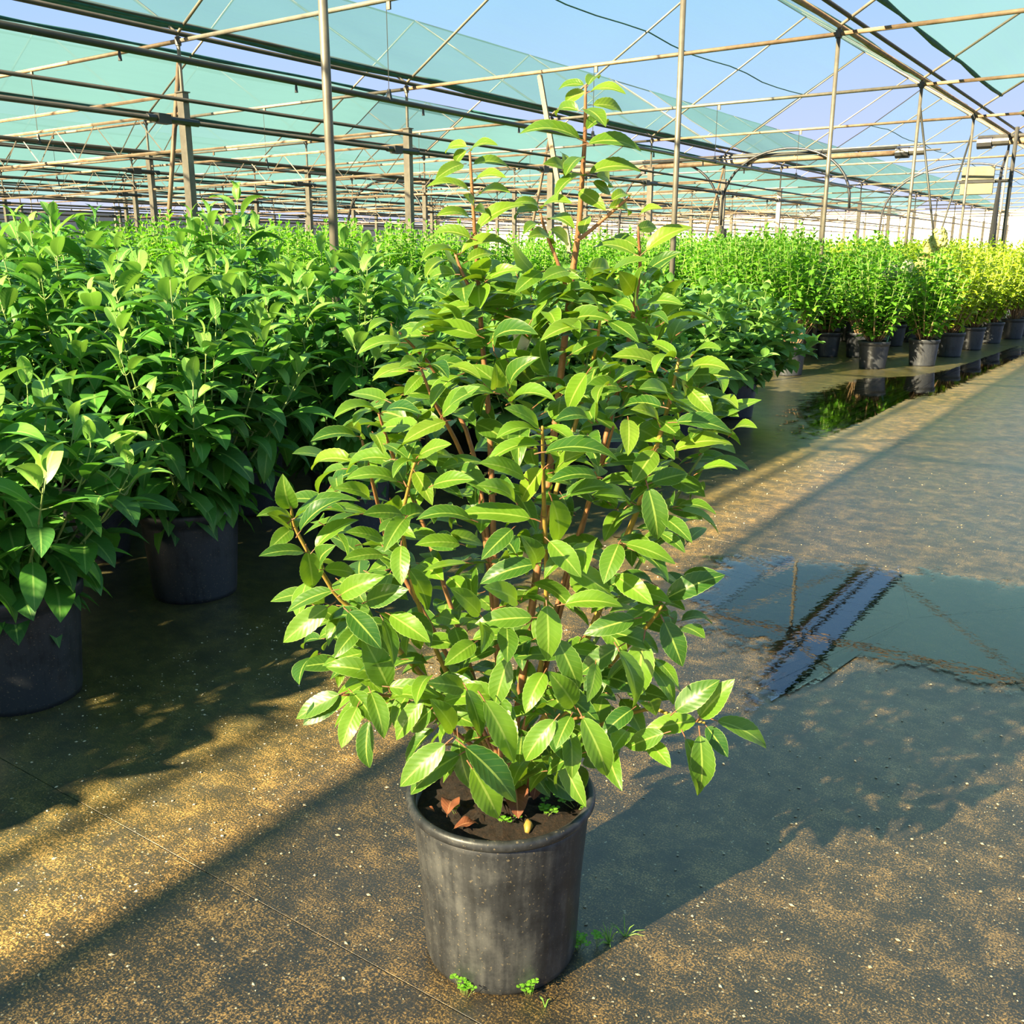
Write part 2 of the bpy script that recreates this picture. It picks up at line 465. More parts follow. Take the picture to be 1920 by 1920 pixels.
# ------------------------------------------------------------------ far perimeter
w_ = MB().box((-35, 96, 2.7), (94, 0.15, 5.4)).build('wall_back', M['wall']); tag(w_, 'pale windbreak sheet closing the far end of the nursery', kind='structure')
w_ = MB().box((-72, 41, 2.4), (0.15, 112, 4.8)).build('wall_left', M['wall']); tag(w_, 'pale windbreak sheet along the far side of the nursery', kind='structure')

# ------------------------------------------------------------------ shade house frame
K_ = 4.9 / 4.3
def Z(h): return CAMH + (h - CAMH) * K_
S, BAY, HB, HR, HG = 4.9, 6.85 * K_, Z(4.03), Z(6.21), Z(4.12)
def LX(k): return -3.97 * K_ - BAY * k
def FY(n): return 3.96 * K_ + S * n
NL, NF = 7, 17
RG, PG = 'steel roof frames of the shade house', 'support posts of the shade house'

def column_mesh():
    m_ = MB()
    w, d, t = 0.07, 0.05, 0.012
    prof = [(-w, -d), (w, -d), (w, d), (w - t, d), (w - t, -d + t), (-w + t, -d + t), (-w + t, d), (-w, d)]
    n_ = len(prof)
    vs = [(x, y, 0) for x, y in prof] + [(x, y, Z(3.43)) for x, y in prof]
    fs = [(i, (i + 1) % n_, (i + 1) % n_ + n_, i + n_) for i in range(n_)]
    fs.append(tuple(range(n_, 2 * n_)))
    m_.add(vs, fs)
    m_.box((0, 0, Z(3.44)), (0.18, 0.14, 0.015))
    return m_.mesh('column', M['steel'])
ME_COL = column_mesh()
ME_TOP = MB().tube([(0, 0, Z(3.43)), (0, 0, HG)], 0.026, 8).tube([(0, 0, HB - 0.06), (0, 0, HB + 0.05)], 0.042, 8).mesh('top_pole', M['steel'])
ME_PIPE = MB().tube([(0, 0, 0), (0, 0, HG)], 0.029, 10).mesh('pipe', M['steel'], True)
ME_CLAMP = MB().tube([(0, 0, HB - 0.05), (0, 0, HB + 0.05)], 0.045, 10).box((0.05, 0, HB), (0.06, 0.03, 0.05)).mesh('clamp', M['dark_pipe'])
for k in range(NL):
    for n_ in range(-1, NF):
        if k == 0:
            lab = 'slender round galvanised post in the front row beside the wet aisle'
            if n_ == 0: lab = 'round galvanised post rising from the long-leaved shrubs'
            if n_ == 1: lab = 'round galvanised post rising behind the broad-leaved shrubs by the laurel'
        else:
            lab = 'pale channel steel column with a thin pole on top, among the shrub beds'
        t = thing('support_post', lab, 'post', (LX(k), FY(n_), 0), 0, PG)
        if k == 0:
            link('pipe', ME_PIPE, t)
        else:
            link('column', ME_COL, t); link('top_pole', ME_TOP, t)
        link('clamp', ME_CLAMP, t)

ME_TIE = MB().tube([(0, 0, HB), (BAY, 0, HB)], 0.03, 8).mesh('tie_beam', M['rust'], True)
ME_TIE_L = MB().tube([(0, 0, HB), (BAY, 0, HB)], 0.03, 8).mesh('tie_beam', M['steel'], True)
ME_RL = MB().tube([(0, 0, HG), (BAY / 2, 0, HR)], 0.022, 6).mesh('rafter', M['steel'], True)
ME_RR = MB().tube([(BAY, 0, HG), (BAY / 2, 0, HR)], 0.022, 6).mesh('rafter', M['steel'], True)
ME_HOOK = MB().box((BAY * 0.51, 0, HB - 0.06), (0.05, 0.03, 0.10)).mesh('hook', M['rust'])
for k in range(NL):
    for n_ in range(-1, NF):
        lab = 'gabled steel roof frame with a level tie pipe under the shade nets'
        if k == 0: lab = 'rusty gabled roof frame reaching over the wet aisle'
        t = thing('roof_frame', lab, 'roof frame', (LX(k), FY(n_), 0), 0, RG)
        link('tie_beam', ME_TIE if (k == 0 or (k + n_) % 2) else ME_TIE_L, t)
        link('rafter', ME_RL, t); link('rafter', ME_RR, t)
        if n_ < 6: link('hook', ME_HOOK, t)

Y0, Y1 = -14.0, FY(NF - 1) + 0.3
for k in range(NL):
    t = thing('gutter_rail', 'pair of dark rails running along the post heads' if k else 'pair of dark rails along the post heads beside the wet aisle', 'rail', (LX(k), 0, 0), 0, 'rails along the post heads')
    MB().tube([(0, Y0, HG), (0, Y1, HG)], 0.034, 8).build('rail', M['rust'] if k == 0 else M['dark_pipe'], t, True)
    MB().tube([(0.13, Y0, HG + 0.10), (0.13, Y1, HG + 0.10)], 0.03, 8).build('rail', M['dark_pipe'], t, True)
    t = thing('ridge_rail', 'thin ridge pipe under the peak of the shade nets', 'rail', (LX(k) + BAY / 2, 0, 0), 0, 'ridge pipes')
    MB().tube([(0, Y0, HR), (0, Y1, HR)], 0.018, 6).build('pipe', M['steel'], t)

def net(x0, z0, x1, z1, ya, yb, mat, label, hem_lo=True, hem_hi=False, group='shade nets', seed=0, hem_r=0.045):
    r = random.Random(seed)
    t = thing('shade_net', label, 'net', (x0, ya, z0), 0, group)
    nx, ny = 7, max(8, int((yb - ya) / 1.075))
    vs, fs = [], []
    for j in range(ny + 1):
        y = (yb - ya) * j / ny
        ph = ((ya + y - FY(0)) / S) % 1.0
        sag = 0.10 * math.sin(math.pi * ph)
        for i in range(nx + 1):
            u = i / nx
            wob = 0.05 * math.sin(ph * 6.283 * 1.0 + u * 4)
            vs.append(((x1 - x0) * u, y, (z1 - z0) * u + 0.03 - sag * (0.35 + math.sin(math.pi * u)) * 0.6 + wob * 0.3 + r.gauss(0, 0.006)))
    for j in range(ny):
        for i in range(nx):
            a = j * (nx + 1) + i
            fs.append((a, a + 1, a + nx + 2, a + nx + 1))
    MB().add(vs, fs).build('sheet', mat, t, True)
    for on, i in ((hem_lo, 0), (hem_hi, nx)):
        if on:
            pts = [vs[j * (nx + 1) + i] for j in range(ny + 1)]
            rr = [hem_r * (0.55 + 0.6 * r.random()) for _ in pts]
            MB().tube(pts, rr, 6).build('rolled_hem', M['hem'], t, True)
    for j in (0, ny):
        pts = [vs[j * (nx + 1) + i] for i in range(nx + 1)]
        MB().tube(pts, 0.016, 5).build('edge_rope', M['hose'], t)
    if mat is M['net_thin'] and x1 > x0:
        pts = [Vector(vs[j * (nx + 1) + 4]) for j in range(ny + 1)]
        MB().tube(pts, 0.014, 5).build('seam', M['hem'], t)
    return t
SL = (HR - HG) / (BAY / 2)
sd_ = 11
def nets(k, side, ya, yb, a=0.0, b=1.0, mat=None, label='', lo=True, hi=False, hr=0.045):
    global sd_; sd_ += 1
    if side == 'L': xs, xe = LX(k), LX(k) + BAY / 2
    else: xs, xe = LX(k) + BAY, LX(k) + BAY / 2
    x0, x1 = xs + (xe - xs) * a, xs + (xe - xs) * b
    z0, z1 = HG + (HR - HG) * a, HG + (HR - HG) * b
    return net(x0, z0, x1, z1, ya, yb, mat or M['net'], label, lo, hi, seed=sd_, hem_r=hr)
nets(0, 'L', Y0, FY(4) + 0.2, 0.12, 1.0, None, 'teal shade net over the wet aisle with a thick rolled lower hem', hr=0.045)
nets(0, 'L', FY(4) + 3.0, Y1, 0.12, 1.0, None, 'teal shade net over the far part of the wet aisle')
nets(0, 'R', Y0, Y1, 0.0, 1.0, None, 'teal shade net on the far slope above the wet aisle')
nets(1, 'L', Y0, FY(5), 0.03, 1.0, M['net_thin'], 'pale thin shade net with a dark seam, over the shrub beds')
nets(1, 'L', FY(6) + 2.2, Y1, 0.03, 1.0, M['net_thin'], 'pale thin shade net beyond the open gap of sky')
nets(1, 'R', Y0, FY(4) - 0.3, 0.03, 1.0, M['net_open'], 'open-weave teal shade net sloping down to the rails beside the aisle')
nets(2, 'R', Y0, FY(5) - 0.4, 0.05, 1.0, None, 'teal shade net sloping towards the pale channel columns', hr=0.06)
nets(2, 'R', FY(5) + 2.4, Y1, 0.05, 1.0, M['net_dense'], 'vivid teal shade net seen through the open gap of sky', hr=0.06)
nets(2, 'L', Y0, FY(3) + 1.2, 0.03, 0.46, None, 'teal half-width shade net below an open strip of sky', True, True)
nets(2, 'L', FY(4), Y1, 0.03, 0.46, None, 'teal half-width shade net over the far shrub beds', True, True)
for k in range(3, NL):
    nets(k, 'L', Y0 if k < 5 else 0, Y1, 0.03, 0.9 if k % 2 else 0.55, None, 'teal shade net over the distant bays', True, True)
    nets(k, 'R', Y0 if k < 5 else 0, Y1, 0.03, 1.0, None, 'teal shade net over the distant bays')

# lower pipes and rails
IG = 'irrigation pipes hung under the roof'
def irrigation(k, ya, yb, zz=Z(3.09)):
    x = LX(k) + BAY * 0.505
    t = thing('irrigation_pipe', 'long dark irrigation pipe hung on wires under the nets' if k != 1 else 'long dark irrigation pipe hung on wires above the shrub beds beside the aisle', 'pipe', (x, 0, 0), 0, IG)
    MB().tube([(0, ya, zz), (0, (ya + yb) / 2, zz - 0.04), (0, yb, zz)], 0.034, 8).build('pipe', M['dark_pipe'], t, True)
    for n_ in range(-1, NF):
        if ya < FY(n_) < yb:
            MB().tube([(0, FY(n_), zz), (0, FY(n_), HB)], 0.006, 4).build('hanger', M['dark_pipe'], t)
            MB().tube([(0, FY(n_), zz - 0.05), (0, FY(n_), zz + 0.09)], [0.045, 0.02], 6).build('clip', M['hose'], t)
    y = ya + 1.0
    while y < yb and y < 22:
        MB().tube([(0, y, zz - 0.02), (0, y, zz - 0.14)], [0.008, 0.02], 5).build('sprinkler', M['hose'], t)
        y += 2.15
irrigation(1, -6.0, 25.2 * K_)
irrigation(2, -6.0, Y1)
irrigation(3, -6.0, Y1)
irrigation(4, 0.0, Y1)
irrigation(5, 0.0, Y1)
for k in range(1, NL):
    t = thing('drive_rail', 'dark drive rails clamped to the channel columns' if k > 1 else 'dark drive rails clamped to the row of channel columns next to the aisle beds', 'rail', (LX(k), 0, 0), 0, 'drive rails on the columns')
    MB().tube([(0.09, -6, Z(3.34)), (0.09, Y1, Z(3.34))], 0.028, 8).build('rail', M['dark_pipe'], t, True)
    MB().tube([(0.11, -6, Z(3.08)), (0.11, Y1, Z(3.08))], 0.036, 8).build('rail', M['dark_pipe'], t, True)
    for n_ in range(-1, 7):
        MB().box((0.11, FY(n_) - 0.45, Z(3.08)), (0.13, 0.20, 0.13)).tube([(0.11, FY(n_) - 0.7, Z(3.08)), (0.11, FY(n_) + 0.15, Z(3.08))], 0.05, 8).build('gear_housing', M['dark_pipe'], t)

# lattice girders between channel columns
def girder(k, n_):
    t = thing('lattice_girder', 'zigzag lattice girder spanning between channel columns', 'girder', (LX(k), FY(n_), 0), 0, 'lattice girders')
    MB().tube([(0, 0, Z(3.20)), (BAY, 0, Z(3.20))], 0.024, 6).build('chord', M['rust'], t)
    MB().tube([(0, 0, Z(2.76)), (BAY, 0, Z(2.76))], 0.024, 6).build('chord', M['rust'], t)
    q = 14
    for i in range(q):
        a, b = BAY * i / q, BAY * (i + 1) / q
        MB().tube([(a, 0, Z(2.76) if i % 2 else Z(3.20)), (b, 0, Z(3.20) if i % 2 else Z(2.76))], 0.010, 4).build('web_bar', M['steel'], t)
for k in (2, 3, 4):
    for n_ in range(0, 9, 1 if k == 2 else 2):
        girder(k, n_)
for k in range(2, NL):
    for n_ in range(-1, 11):
        t = thing('cross_pipe', 'level rusty pipe between the heads of two channel columns', 'pipe', (LX(k), FY(n_), 0), 0, 'pipes between column heads')
        MB().tube([(0, 0, Z(3.42)), (BAY, 0, Z(3.42))], 0.026, 6).build('pipe', M['rust'], t)

# slanted braces
def brace(a, b, rad, mat, label, grp='slanted braces'):
    o = MB().tube([a, b], rad, 8).build('brace_pole', mat, None, True)
    return tag(o, label, 'brace', grp)
for n_ in (1, 3, 5):
    brace((LX(1), FY(n_), Z(3.85)), (LX(1) - 0.95, FY(n_) - 0.1, 0), 0.035, M['rust'], 'slanted pale pole leaning against a channel column')
brace((LX(0), FY(3), Z(3.75)), (LX(0) + 0.75, FY(3) + 0.5, 0), 0.02, M['dark_pipe'], 'thin dark strut leaning from the post near the flowering shrubs')
brace((LX(0), FY(4), Z(3.75)), (LX(0) - 0.75, FY(4) - 0.3, 0), 0.02, M['dark_pipe'], 'thin dark strut beside the hanging control box')
b0 = Vector((LX(0) - 3.2, FY(1) + 1.2, HB + 0.02))
ra, fa = ray(1012, 142)
# pale wooden pole tied to the second tie pipe, leaning behind the laurel
tt = (FY(2) - 0.08) / ra.y
pa = Vector((ra.x * tt, FY(2) - 0.08, CAMH + ra.z * tt))
rb, fb = ray(1048, 352)
tb_ = (FY(2) - 0.35) / rb.y
pb = Vector((rb.x * tb_, FY(2) - 0.35, CAMH + rb.z * tb_))
pe = pa + (pb - pa) * (pa.z / max(1e-3, pa.z - pb.z))
o = MB().tube([pa, pe], 0.045, 6).build('wooden_pole', M['wood']); tag(o, 'pale wooden pole leaning against a tie pipe behind the tallest laurel shoot', 'pole')

# travelling boom tube with motors, hose arches, control box
def boom(xa, xb, y, z, label):
    t = thing('boom_tube', label, 'boom', (0, y, 0), 0, 'winding tubes')
    MB().tube([(xa, 0, z), (xb, 0, z)], 0.075, 10).build('tube', M['rust'], t, True)
    MB().tube([(xa, 0, z + 0.14), (xb, 0, z + 0.14)], 0.05, 8).build('tube', M['dark_pipe'], t, True)
    MB().tube([(xb, 0, z), (xb + 0.35, 0, z)], 0.15, 10).build('end_motor', M['hose'], t)
    MB().tube([(xb + 0.35, 0, z + 0.02), (xb + 0.75, 0, z + 0.02)], 0.11, 10).build('end_motor', M['dark_pipe'], t)
    MB().tube([(xb + 0.7, 0, z + 0.03), (xb + 1.15, 0, z + 0.03)], 0.03, 6).build('shaft', M['dark_pipe'], t)
    for n_ in (0.3, 0.62):
        MB().box((xa + (xb - xa) * n_, 0, z - 0.12), (0.14, 0.12, 0.16)).build('bracket', M['hose'], t)
boom(LX(1) - 6.0, -6.4 * K_, FY(5) - 0.15, Z(3.85), 'long winding tube with end motors spanning above the shrub beds')
boom(LX(0) + 3.2, -4.6 * K_, FY(5) - 0.2, Z(3.95), 'short winding tube with an end motor above the wet aisle')

def arch(xa, xb, y, zb, zt, label):
    pts = [(xa, y, zb - 0.4)]
    for i in range(21):
        a = math.pi * i / 20
        pts.append(((xa + xb) / 2 - (xb - xa) / 2 * math.cos(a), y, zb + (zt - zb) * math.sin(a) ** 0.8))
    o = MB().tube(pts, 0.038, 6).build('hose_arch', M['hose'], None, True)
    return tag(o, label, 'hose', 'looped black hoses')
arch(LX(1) + 0.10, LX(1) + BAY * 0.505, 25.2 * K_, Z(2.6), Z(4.10), 'black hose looping from a channel column to the irrigation pipe end')
arch(LX(1) - 3.6, LX(1) - 0.06, FY(5), Z(2.2), Z(3.95), 'black hose looping down the far side of the channel column')
arch(LX(1) + 2.2, LX(0) - 0.03, FY(7), Z(2.4), Z(4.25), 'wide black hose loop behind the hanging control box')
arch(LX(2) - 3.4, LX(2) + 0.06, FY(4), Z(1.9), Z(3.5), 'black hose loop over the distant shrub beds')
t = thing('filter_unit', 'dark pump unit with a pale tank strapped to a channel column', 'pump', (LX(1), FY(5), 0))
MB().tube([(0.12, -0.12, 1.4), (0.12, -0.12, 2.25)], 0.11, 10).build('body', M['hose'], t)
MB().tube([(-0.02, -0.16, 1.8), (-0.02, -0.16, 2.35)], 0.12, 10).build('tank', M['box'], t)
MB().tube([(-0.15, -0.1, 2.0), (-1.2, -0.2, 1.1)], 0.04, 6).build('outlet_hose', M['hose'], t)
t = thing('control_box', 'beige two-part control box hanging beside the front post row', 'box', (LX(0) - 0.05, 23.0 * K_, 0))
MB().box((-0.10, 0, Z(3.13)), (0.70, 0.24, 0.30), 0.1).build('upper_case', M['box'], t)
MB().box((-0.10, 0, Z(2.96)), (0.78, 0.28, 0.06), 0.1).build('band', M['hose'], t)
MB().box((-0.10, 0, Z(2.82)), (0.70, 0.24, 0.25), 0.1).build('lower_case', M['box'], t)
MB().tube([(0.22, 0, Z(2.96)), (0.62, 0, Z(2.96))], 0.04, 6).build('arm', M['hose'], t)
MB().tube([(0.62, 0, 0.0), (0.62, 0, Z(4.0))], 0.045, 8).build('pole', M['dark_pipe'], t)
MB().tube([(0.48, 0, Z(3.55)), (0.40, 0, Z(3.2)), (0.38, 0, Z(2.4)), (0.38, 0, 1.2)], [0.03, 0.03, 0.06, 0.10], 8).build('feed_hose', M['hose'], t)

# ------------------------------------------------------------------ leaves
def leaf_shape(n, wmax, fold, arc, serr=0.0, across=2, tipsharp=1.4, pet=0.10, widest=0.42, wave=0.0, petr=0.011, back=False):
    """leaf along +x from 0 (petiole foot) to 1 (tip), upper face +z; returns MB with uv and slots 0 blade, 1 petiole"""
    ths = []
    P_ = [Vector((0, 0, 0))]
    for i in range(n):
        u = (i + 0.5) / n
        th = arc * (0.5 - u)
        P_.append(P_[-1] + Vector((math.cos(th), 0, math.sin(th))) / n)
    end = P_[-1]
    ang = math.atan2(end.z, end.x); sc = 1.0 / end.length
    ca, sa = math.cos(-ang), math.sin(-ang)
    P_ = [Vector(((p.x * ca - p.z * sa) * sc, 0, (p.x * sa + p.z * ca) * sc)) for p in P_]
    m_ = MB()
    vs, uvs = [], []
    cols = 2 * across + 1
    for i, p in enumerate(P_):
        u = i / n
        q_ = 0.98; p_e = q_ * widest / (1 - widest)
        mx_ = (widest ** p_e) * ((1 - widest) ** q_)
        w = wmax * (u ** p_e) * ((1 - u) ** q_) / mx_ if 0 < u < 1 else 0.0
        if serr and i % 2: w *= 1 - serr
        d = P_[min(i + 1, n)] - P_[max(i - 1, 0)]
        nrm = Vector((-d.z, 0, d.x)).normalized()
        for c in range(cols):
            v = (c - across) / across
            lift = fold * abs(v) * w * 0.5 - (fold * 0.35) * (v * v) * w * 0.5
            q = p + nrm * (lift + wave * w * math.sin(u * 11 + (2 if v > 0 else 0)) * abs(v)) + Vector((0, v * w * 0.5, 0))
            vs.append((q.x if back else pet + (1 - pet) * q.x, q.y, q.z))
            uvs.append((u, 0.5 + 0.5 * v))
    fs = []
    for i in range(n):
        for c in range(cols - 1):
            a = i * cols + c
            fs.append((a, a + cols, a + cols + 1, a + 1))
    m_.add(vs, fs, 0, uvs)
    if pet > 0:
        if back:
            m_.tube([(-pet, 0, -0.05), (-pet * 0.4, 0, -0.012), (0.06, 0, P_[1].z - 0.004)], [petr, petr, petr * 0.6], 4, 1, False)
        else:
            m_.tube([(0, 0, -0.03), (pet * 0.5, 0, -0.012), (pet * 1.5, 0, P_[1].z - 0.004)], [petr, petr, petr * 0.6], 4, 1, False)
    return m_
def variants(name, mats, specs, **kw):
    out = []
    for (w, fold, arc) in specs:
        out.append(leaf_shape(kw.get('n', 12), w, fold, arc, kw.get('serr', 0), kw.get('across', 2), 1.4, kw.get('pet', 0.1), kw.get('widest', 0.45), kw.get('wave', 0.0), kw.get('petr', 0.011), kw.get('back', False)))
    return [[m_.mesh(name, mt, True) for m_ in out] for mt in mats], out

LV, LV_MB = variants('leaf', [[M['leaf'], M['petiole']], [M['young'], M['petiole']]],
    [(0.40, 0.40, 0.6), (0.39, 0.60, 1.0), (0.42, 0.30, 0.45), (0.38, 0.8, 1.4), (0.40, 0.5, 1.15)], n=22, serr=0.05, pet=0.14, wave=0.035, back=True, widest=0.42, petr=0.012)
def frame(base, tip, nrm, wscale=1.0):
    d = Vector(tip) - Vector(base)
    L = d.length
    x = d / L
    z = Vector(nrm) - x * Vector(nrm).dot(x)
    if z.length < 1e-4: z = x.orthogonal()
    z.normalize()
    y = z.cross(x)
    m_ = Matrix.Identity(4)
    for i, (c, s_) in enumerate(((x, L), (y, L * wscale), (z, L))):
        for j in range(3): m_[j][i] = c[j] * s_
    for j in range(3): m_[j][3] = base[j]
    return m_
def bake(shape, mats4, name, materials):
    """join many placed copies of one leaf shape (list of (variant, Matrix)) into one mesh"""
    m_ = MB()
    cache = {}
    for v, mt in mats4:
        sh = shape[v]
        if v not in cache: cache[v] = (np.array(sh.v), [[u for u in f] for f in sh.uv])
        A = np.array(mt)
        vv = cache[v][0] @ A[:3, :3].T + A[:3, 3]
        o = len(m_.v)
        m_.v += [tuple(p) for p in vv.tolist()]
        m_.f += [[i + o for i in f] for f in sh.f]
        m_.mi += sh.mi
        m_.uv += sh.uv
    return m_.mesh(name, materials, True)

# ------------------------------------------------------------------ the laurel in the pot
HB0 = ground(940, 1768)
DF = HB0.x * -SY + HB0.y * CY          # forward distance of the pot axis
hero = thing('potted_laurel', 'tall bushy laurel with serrated leaves and red stems in a scuffed grey pot', 'potted plant', (HB0.x, HB0.y, 0))
PH, PR, PB = 0.380, 0.197, 0.163
pot = MB().lathe([(0.0, 0.0), (PB - 0.012, 0.0), (PB - 0.004, 0.006), (PB, 0.02), (PB + (PR - 0.018 - PB) * 0.5, PH * 0.5), (PR - 0.013, PH - 0.040), (PR - 0.012, PH - 0.022), (PR - 0.022, PH - 0.02), (PR - 0.024, PH - 0.10), (PR - 0.03, PH - 0.20), (0.0, PH - 0.20)], 72).build('pot', M['pot_hero'], hero, True)
MB().lathe([(PR - 0.013, PH - 0.024), (PR - 0.004, PH - 0.022), (PR, PH - 0.015), (PR, PH - 0.006), (PR - 0.005, PH), (PR - 0.011, PH), (PR - 0.018, PH - 0.006), (PR - 0.022, PH - 0.035)], 72).build('rim', M['pot_hero'], pot, True)
# soil with an uneven surface
r = random.Random(21)
rings, segs = 12, 48
vs = [(0, 0, PH - 0.028)]
for i in range(1, rings + 1):
    for k in range(segs):
        a = 2 * math.pi * k / segs
        rr = (PR - 0.0235) * i / rings
        vs.append((rr * math.cos(a), rr * math.sin(a), PH - 0.037 + 0.010 * (1 - i / rings) + r.gauss(0, 0.0035)))
fs = [(0, 1 + k, 1 + (k + 1) % segs) for k in range(segs)]
for i in range(rings - 1):
    for k in range(segs):
        a, b = 1 + i * segs + k, 1 + i * segs + (k + 1) % segs
        fs.append((a, a + segs, b + segs, b))
MB().add(vs, fs).build('soil', M['soil'], hero, True)

TY = [140, 300, 450, 550, 650, 800, 950, 1100, 1250, 1400, 1520]
TL = [1050, 800, 790, 790, 690, 590, 490, 490, 530, 560, 740]
TR = [1200, 1200, 1290, 1290, 1370, 1420, 1385, 1360, 1330, 1430, 1150]
def env(x, y):
    xl, xr = np.interp(y, TY, TL), np.interp(y, TY, TR)
    c, h = (xl + xr) / 2, (xr - xl) / 2
    u = (x - c) / h
    return c, h, u
def front(x, y):
    if y < 470: return -0.03
    c, h, u = env(x, y)
    k = min(1.0, max(0.15, (y - 450) / 330.0))
    return -0.30 * math.sqrt(max(0.0, 1 - min(1, abs(u)) ** 2)) * k * (h / 450.0)
inv = Matrix.Translation(-HB0)
def loc(v): return Vector(v) - HB0
VIEW0 = Vector((0, 0, CAMH))

stems = [  # pixel path from tip to foot, depth factor, foot radius, material
    ([(1098, 160), (1097, 250), (1092, 330), (1085, 430), (1070, 540), (1045, 760), (1010, 1050), (975, 1440)], 0.0, 0.0095, 'bark'),
    ([(881, 285), (888, 400), (895, 500), (905, 650), (918, 800), (925, 1000), (945, 1440)], 0.1, 0.008, 'bark'),
    ([(1273, 672), (1262, 725), (1245, 790), (1215, 890), (1190, 970), (1160, 1040), (1100, 1200), (1000, 1440)], 0.75, 0.008, 'olive_bark'),
    ([(1017, 800), (1018, 870), (1020, 950), (1024, 1130), (1005, 1300), (965, 1440)], 0.95, 0.007, 'olive_bark'),
    ([(778, 866), (765, 920), (755, 1000), (790, 1150), (870, 1330), (940, 1450)], 0.9, 0.0065, 'olive_bark'),
    ([(545, 948), (552, 985), (575, 1030), (605, 1075), (640, 1125), (720, 1190), (840, 1320), (930, 1450)], 0.9, 0.007, 'olive_bark'),
    ([(1242, 1135), (1225, 1160), (1195, 1195), (1165, 1222), (1080, 1320), (990, 1450)], 1.0, 0.007, 'olive_bark'),
    ([(1322, 1355), (1270, 1345), (1210, 1330), (1100, 1370), (990, 1460)], 0.9, 0.006, 'olive_bark'),
    ([(640, 1303), (690, 1303), (760, 1312), (850, 1370), (930, 1460)], 0.9, 0.0055, 'bark'),
    ([(789, 690), (810, 745), (835, 790), (865, 850), (900, 950), (930, 1200), (950, 1450)], 0.5, 0.0065, 'bark'),
    ([(709, 771), (722, 812), (735, 850), (760, 905), (785, 960), (850, 1150), (940, 1450)], 0.6, 0.006, 'bark'),
    ([(679, 826), (690, 870), (700, 910), (714, 965), (740, 1050), (850, 1250), (935, 1450)], 0.7, 0.006, 'bark'),
    ([(748, 622), (780, 655), (803, 680), (840, 740), (890, 860), (935, 1150)], 0.2, 0.005, 'bark'),
    ([(1013, 400), (1025, 440), (1045, 490), (1062, 540)], 0.2, 0.004, 'bark'),
    ([(1196, 425), (1200, 500), (1190, 570), (1170, 680), (1120, 880), (1010, 1300)], 0.3, 0.006, 'bark'),
    ([(1126, 590), (1120, 640), (1108, 690), (1095, 740), (1060, 860), (1020, 1000)], 0.6, 0.005, 'olive_bark'),
    ([(853, 474), (867, 512), (890, 556)], 0.3, 0.004, 'bark'),
    ([(1318, 850), (1292, 890), (1270, 930), (1248, 960), (1170, 1110), (1020, 1420)], -0.3, 0.005, 'green_stem'),
    ([(1150, 800), (1130, 870), (1110, 930), (1060, 1080), (990, 1420)], 0.6, 0.006, 'bark'),
    ([(836, 1396), (862, 1400), (900, 1440), (940, 1475)], 0.9, 0.004, 'bark'),
    ([(1095, 1345), (1060, 1360), (1000, 1440)], 0.9, 0.004, 'bark'),
    ([(1180, 370), (1150, 395), (1110, 430), (1083, 450)], 0.2, 0.004, 'bark'),
]
for path, k, rad, mt in stems:
    pts, n_ = [], len(path)
    for i, (x, y) in enumerate(path):
        w = 1 - i / (n_ - 1)
        wt_ = max(0.0, 1 - (1.15 if k >= 0.75 else 1.7) * i / (n_ - 1)) if n_ > 4 else w
        d = DF + front(x, y) * k * wt_ + 0.07 * (1 - wt_) * (1 if n_ > 4 else 0)
        pts.append(loc(at_depth(x, y, d)))
    # run the foot into the soil when it reaches the pot
    if path[-1][1] >= 1400:
        foot = pts[-1]
        q = Vector((foot.x * 0.45, foot.y * 0.45, 0))
        L_ = Vector((q.x, q.y)).length
        if L_ > 0.10: q *= 0.10 / L_
        pts[-1] = Vector((q.x, q.y, PH + 0.02)); pts.append(Vector((q.x, q.y, PH - 0.07)))
    # smooth
    sm = []
    for i in range(len(pts) - 1):
        for t_ in (0, 0.34, 0.67):
            p0, p1, p2, p3 = pts[max(i - 1, 0)], pts[i], pts[i + 1], pts[min(i + 2, len(pts) - 1)]
            sm.append(0.5 * ((2 * p1) + (p2 - p0) * t_ + (2 * p0 - 5 * p1 + 4 * p2 - p3) * t_ * t_ + (3 * p1 - p0 - 3 * p2 + p3) * t_ ** 3))
    sm.append(pts[-1])
    rr = [0.0022 + (rad - 0.0022) * (i / (len(sm) - 1)) ** 0.8 for i in range(len(sm))]
    MB().tube(sm, rr, 7).build('stem', M[mt], hero, True)

